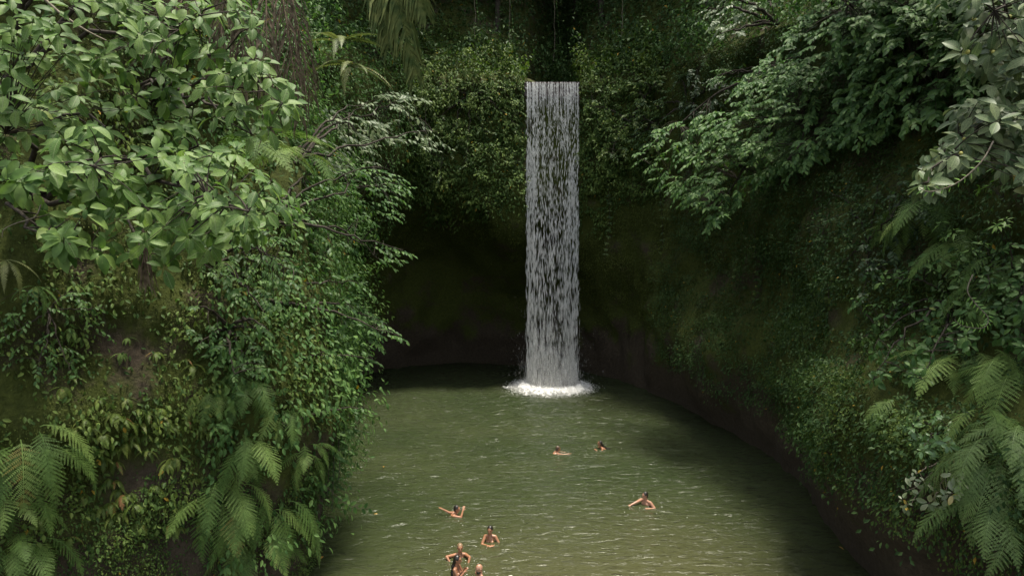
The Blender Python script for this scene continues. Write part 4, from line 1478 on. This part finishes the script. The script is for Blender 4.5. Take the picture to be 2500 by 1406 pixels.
def hand(mb, w, d, nrm):
    d = unit(d)
    nrm = np.array(nrm, float)
    s = unit(np.cross(d, nrm))
    nrm = np.cross(s, d)
    ellip(mb, w + d * 0.045, (0.040, 0.050, 0.016), np.stack([s, d, nrm], 1), 10, 7)
    for i, (o, l) in enumerate(((-0.030, 0.062), (-0.010, 0.074), (0.010, 0.078), (0.029, 0.070))):
        b = w + d * 0.082 + s * o
        m_ = b + unit(d + s * o * 4) * l * 0.55
        e = m_ + unit(d + s * o * 4 - nrm * 0.5) * l * 0.45
        cap_ring(mb, b, m_, 0.0095, 0.0088, 6)
        cap_ring(mb, m_, e, 0.0088, 0.0075, 6)
    b = w + d * 0.025 + s * 0.034
    m_ = b + unit(d * 0.7 + s) * 0.04
    cap_ring(mb, b, m_, 0.012, 0.0105, 6)
    cap_ring(mb, m_, m_ + unit(d + s * 0.3) * 0.03, 0.0105, 0.0085, 6)


def person(label, wpx, facing, nz, skin, hair, arms, A=(0, 0, -1), female=True, look=None, hair_tail=None, top=False, bottom=False, beard=False, cap=False, bald=False, headup=0.0):
    o = np.array(on_water(*wpx))
    F = unit(np.array([facing[0], facing[1], 0.0]))
    Lf = np.cross(UP, F)

    def W(l):                                    # person axes (left, forward, up) -> scene axes
        return Lf * l[0] + F * l[1] + UP * l[2]
    ax = unit(W(A))
    e = empty('person', o, label, 'person', 'bathers in the pool')
    e.scale = (0.88, 0.88, 0.88)
    sc = 0.95 if female else 1.04
    Nk = np.array([0, 0, nz])
    mb = MB()
    B = np.stack([Lf, unit(np.cross(-ax, Lf)), -ax], 1)
    sh = 0.155 * sc if female else 0.185
    for sg in (-1, 1):
        cap_ring(mb, Nk + ax * 0.03, Nk + Lf * sg * sh + ax * 0.055, 0.052, 0.050)
    ellip(mb, Nk + ax * 0.20, (0.145 * sc if female else 0.178, 0.098 * sc, 0.20), B)
    ellip(mb, Nk + ax * 0.38, (0.115 * sc if female else 0.150, 0.085 * sc, 0.17), B)
    ellip(mb, Nk + ax * 0.53, (0.155 * sc, 0.11 * sc, 0.13), B)
    fw = B[:, 1] if np.dot(B[:, 1], F) > 0 else -B[:, 1]
    if female:
        for sg in (-1, 1):
            ellip(mb, Nk + ax * 0.21 + fw * 0.075 + Lf * sg * 0.068, (0.055, 0.055, 0.055))
    else:
        for sg in (-1, 1):
            ellip(mb, Nk + ax * 0.15 + fw * 0.055 + Lf * sg * 0.075, (0.075, 0.045, 0.06), B)
    for sg in (-1, 1):
        h0 = Nk + ax * 0.56 + Lf * sg * 0.085
        h1 = h0 + unit(ax + UP * -0.6) * 0.40
        cap_ring(mb, h0, h1, 0.085, 0.058)
        cap_ring(mb, h1, h1 + np.array([0, 0, -0.36]), 0.055, 0.038)
    # head
    HF = unit(W(look)) if look else F
    HF = unit(HF + UP * headup)
    HL = unit(np.cross(UP, HF))
    HU = np.cross(HF, HL)
    HB = np.stack([HL, HF, HU], 1)
    Hc = Nk + UP * 0.158 + HF * 0.030

    def Hd(l):
        return Hc + HL * l[0] + HF * l[1] + HU * l[2]
    cap_ring(mb, Nk + ax * 0.04, Hd((0, -0.02, -0.06)), 0.064 if not female else 0.056, 0.056 if not female else 0.050)
    ellip(mb, Hd((0, -0.008, 0.015)), (0.080, 0.098, 0.104), HB, 16, 11)
    ellip(mb, Hd((0, 0.030, -0.055)), (0.060, 0.060, 0.064), HB)
    cap_ring(mb, Hd((0, 0.090, 0.012)), Hd((0, 0.109, -0.022)), 0.010, 0.014, 8)
    cap_ring(mb, Hd((-0.035, 0.079, 0.030)), Hd((0.035, 0.079, 0.030)), 0.012, 0.012, 8)
    for sg in (-1, 1):
        ellip(mb, Hd((sg * 0.082, -0.006, -0.005)), (0.010, 0.020, 0.030), HB, 8, 6)
    # arms in scene axes: elbow, wrist
    for sg, (el, wr) in zip((1, -1), arms):
        S = Nk + Lf * sg * (sh + 0.012) + ax * 0.06
        el, wr = np.array(el, float), np.array(wr, float)
        el = S + unit(el - S) * 0.265
        wr = el + unit(wr - el) * 0.235
        r = 1.0 if female else 1.18
        cap_ring(mb, S, el, 0.050 * r, 0.041 * r)
        cap_ring(mb, el, wr, 0.041 * r, 0.028 * r)
        hand(mb, wr, wr - el, UP + 0.2 * F)
    bd = fuse(mb, 'body', SKIN[skin], e)
    for sg in (-1, 1):
        m2 = MB()
        ellip(m2, Hd((sg * 0.030, 0.087, 0.012)), (0.011, 0.006, 0.006), HB, 8, 6)
        m2.build('eye', EYEM, bd)
    m2 = MB()
    ellip(m2, Hd((0, 0.090, -0.055)), (0.021, 0.007, 0.006), HB, 8, 6)
    m2.build('mouth', LIPM, bd)
    if not bald:
        m2 = MB()
        ellip(m2, Hd((0, -0.022, 0.030)), (0.090, 0.102, 0.102), HB, 16, 11)
        ellip(m2, Hd((0, -0.055, -0.02)), (0.083, 0.066, 0.085), HB)
        if hair_tail:
            pts = [Hd((0, -0.07, -0.02))] + [np.array(q_) for q_ in hair_tail]
            for a, b in zip(pts[:-1], pts[1:]):
                cap_ring(m2, a, b, 0.062, 0.048)
        fuse(m2, 'hair', HAIRM[hair], e, 0.009, 3)
    if beard:
        m2 = MB()
        ellip(m2, Hd((0, 0.044, -0.078)), (0.068, 0.066, 0.056), HB)
        fuse(m2, 'beard', HAIRM['black'], e, 0.009, 2)
    if cap:
        m2 = MB()
        ellip(m2, Hd((0, -0.01, 0.055)), (0.086, 0.104, 0.075), HB)
        cap_ring(m2, Hd((-0.04, 0.11, 0.035)), Hd((0.04, 0.11, 0.035)), 0.020, 0.020)
        fuse(m2, 'cap', CAPM, e, 0.008, 2)
    if top:
        m2 = MB()
        for sg in (-1, 1):
            ellip(m2, Nk + ax * 0.215 + fw * 0.083 + Lf * sg * 0.068, (0.050, 0.050, 0.048))
            cap_ring(m2, Nk + ax * 0.18 + fw * 0.11 + Lf * sg * 0.06, Nk + ax * -0.01 + fw * 0.045 + Lf * sg * 0.045, 0.007, 0.007, 6)
        ellip(m2, Nk + ax * 0.245, (0.149 * sc, 0.102 * sc, 0.022), B)
        fuse(m2, 'swim_top', CLOTH, e, 0.008, 2)
    if bottom:
        m2 = MB()
        ellip(m2, Nk + ax * 0.54, (0.163 * sc, 0.118 * sc, 0.10), B)
        fuse(m2, 'swim_bottom', CLOTH, e, 0.009, 2)
    return e


person('swimmer with brown hair stretching an arm forward over the water near the waterfall', (1361, 1107), (0.95, 0.30), 0.06, 'tan', 'brown',
       (((0.25, 0.20, 0.0), (0.45, 0.15, -0.02)), ((0.20, -0.15, 0.0), (0.45, -0.12, 0.015))), (0, -0.85, -0.5))
person('swimmer with long black hair trailing on the water, farthest from the camera', (1466, 1096), (-0.95, -0.15), 0.10, 'tan', 'black',
       (((0.05, -0.20, 0.0), (-0.15, -0.25, -0.03)), ((-0.05, 0.25, 0.0), (-0.2, 0.2, -0.05))), (0, -0.8, -0.6), hair_tail=[(0.18, 0.0, 0.07), (0.30, 0.02, 0.0), (0.46, 0.05, -0.03)], headup=0.25)
person('bare chested dark haired swimmer reaching an arm sideways, beside the shaded water', (1576, 1232), (-0.75, -0.65), 0.19, 'fair', 'black',
       (((0.22, -0.20, 0.02), (-0.02, -0.34, 0.0)), ((-0.36, -0.06, 0.10), (-0.58, -0.14, 0.03))), (0, -0.12, -1), female=False, look=(-0.35, 1, -0.05))
person('swimmer lying in the water with one arm thrown back and one hand at the face', (1114, 1258), (0.9, -0.25), 0.07, 'tan', 'black',
       (((-0.26, 0.06, 0.08), (-0.47, 0.06, 0.20)), ((0.22, -0.20, 0.01), (0.22, -0.08, 0.17))), (0, -0.75, -0.65))
person('bather in a dark bikini top standing chest deep with hands joined at the surface', (1197, 1321), (-0.15, -1), 0.215, 'tan', 'black',
       (((0.26, -0.08, -0.02), (0.10, -0.30, 0.0)), ((-0.24, -0.10, -0.02), (-0.03, -0.32, 0.0))), (0, -0.10, -1), top=True, look=(-0.1, 1, -0.15))
person('fair haired bather with both elbows raised out of the water', (1123, 1361), (0.15, -1), 0.15, 'tan', 'blond',
       (((0.26, -0.14, 0.10), (0.26, -0.30, -0.03)), ((-0.27, -0.10, 0.10), (-0.24, -0.30, -0.03))), (0, -0.12, -1), top=True, hair_tail=[(0.0, 0.09, 0.14)])
person('bather with long wet black hair holding hands to the chest, seen from the side', (1115, 1415), (1, -0.28), 0.40, 'warm', 'black',
       (((0.14, 0.16, 0.14), (0.22, 0.02, 0.28)), ((0.06, -0.20, 0.12), (0.20, -0.12, 0.26))), (0, -0.03, -1), top=True, bottom=True, hair_tail=[(-0.09, 0.02, 0.38), (-0.11, 0.02, 0.20), (-0.11, 0.01, 0.06)])
person('bald bearded bather with bare back at the bottom edge', (1172, 1430), (-0.85, -0.45), 0.33, 'fair', 'black',
       (((0.05, -0.24, 0.05), (-0.10, -0.26, -0.1)), ((0.10, 0.24, 0.05), (0.0, 0.26, -0.1))), (0, -0.10, -1), female=False, bald=True, beard=True, look=(0.1, 1, -0.3))
person('bather in a white cap, only the cap showing at the bottom edge', (1246, 1437), (0.1, 1), 0.06, 'fair', 'black',
       (((-0.25, 0.05, -0.1), (-0.3, 0.2, -0.15)), ((0.25, 0.05, -0.1), (0.3, 0.2, -0.15))), (0, 0, -1), female=False, cap=True)

# broken water stirred up round the bathers
mb = MB()
for s_ in SWIM:
    c_ = on_water(*s_)
    n_ = 15
    th = rng.uniform(0, 6.28, n_)
    rr = np.abs(rng.normal(0.42, 0.26, n_)) + 0.12
    x_, y_ = c_.x + rr * np.cos(th) * 1.3, c_.y + rr * np.sin(th)
    drops(mb, x_, y_, wave_z(x_, y_) + 0.012, rng.uniform(0.006, 0.018, n_), rng.uniform(0.003, 0.008, n_))
tag(mb.build('splash_foam', MT['foam'], None, False), kind='stuff')
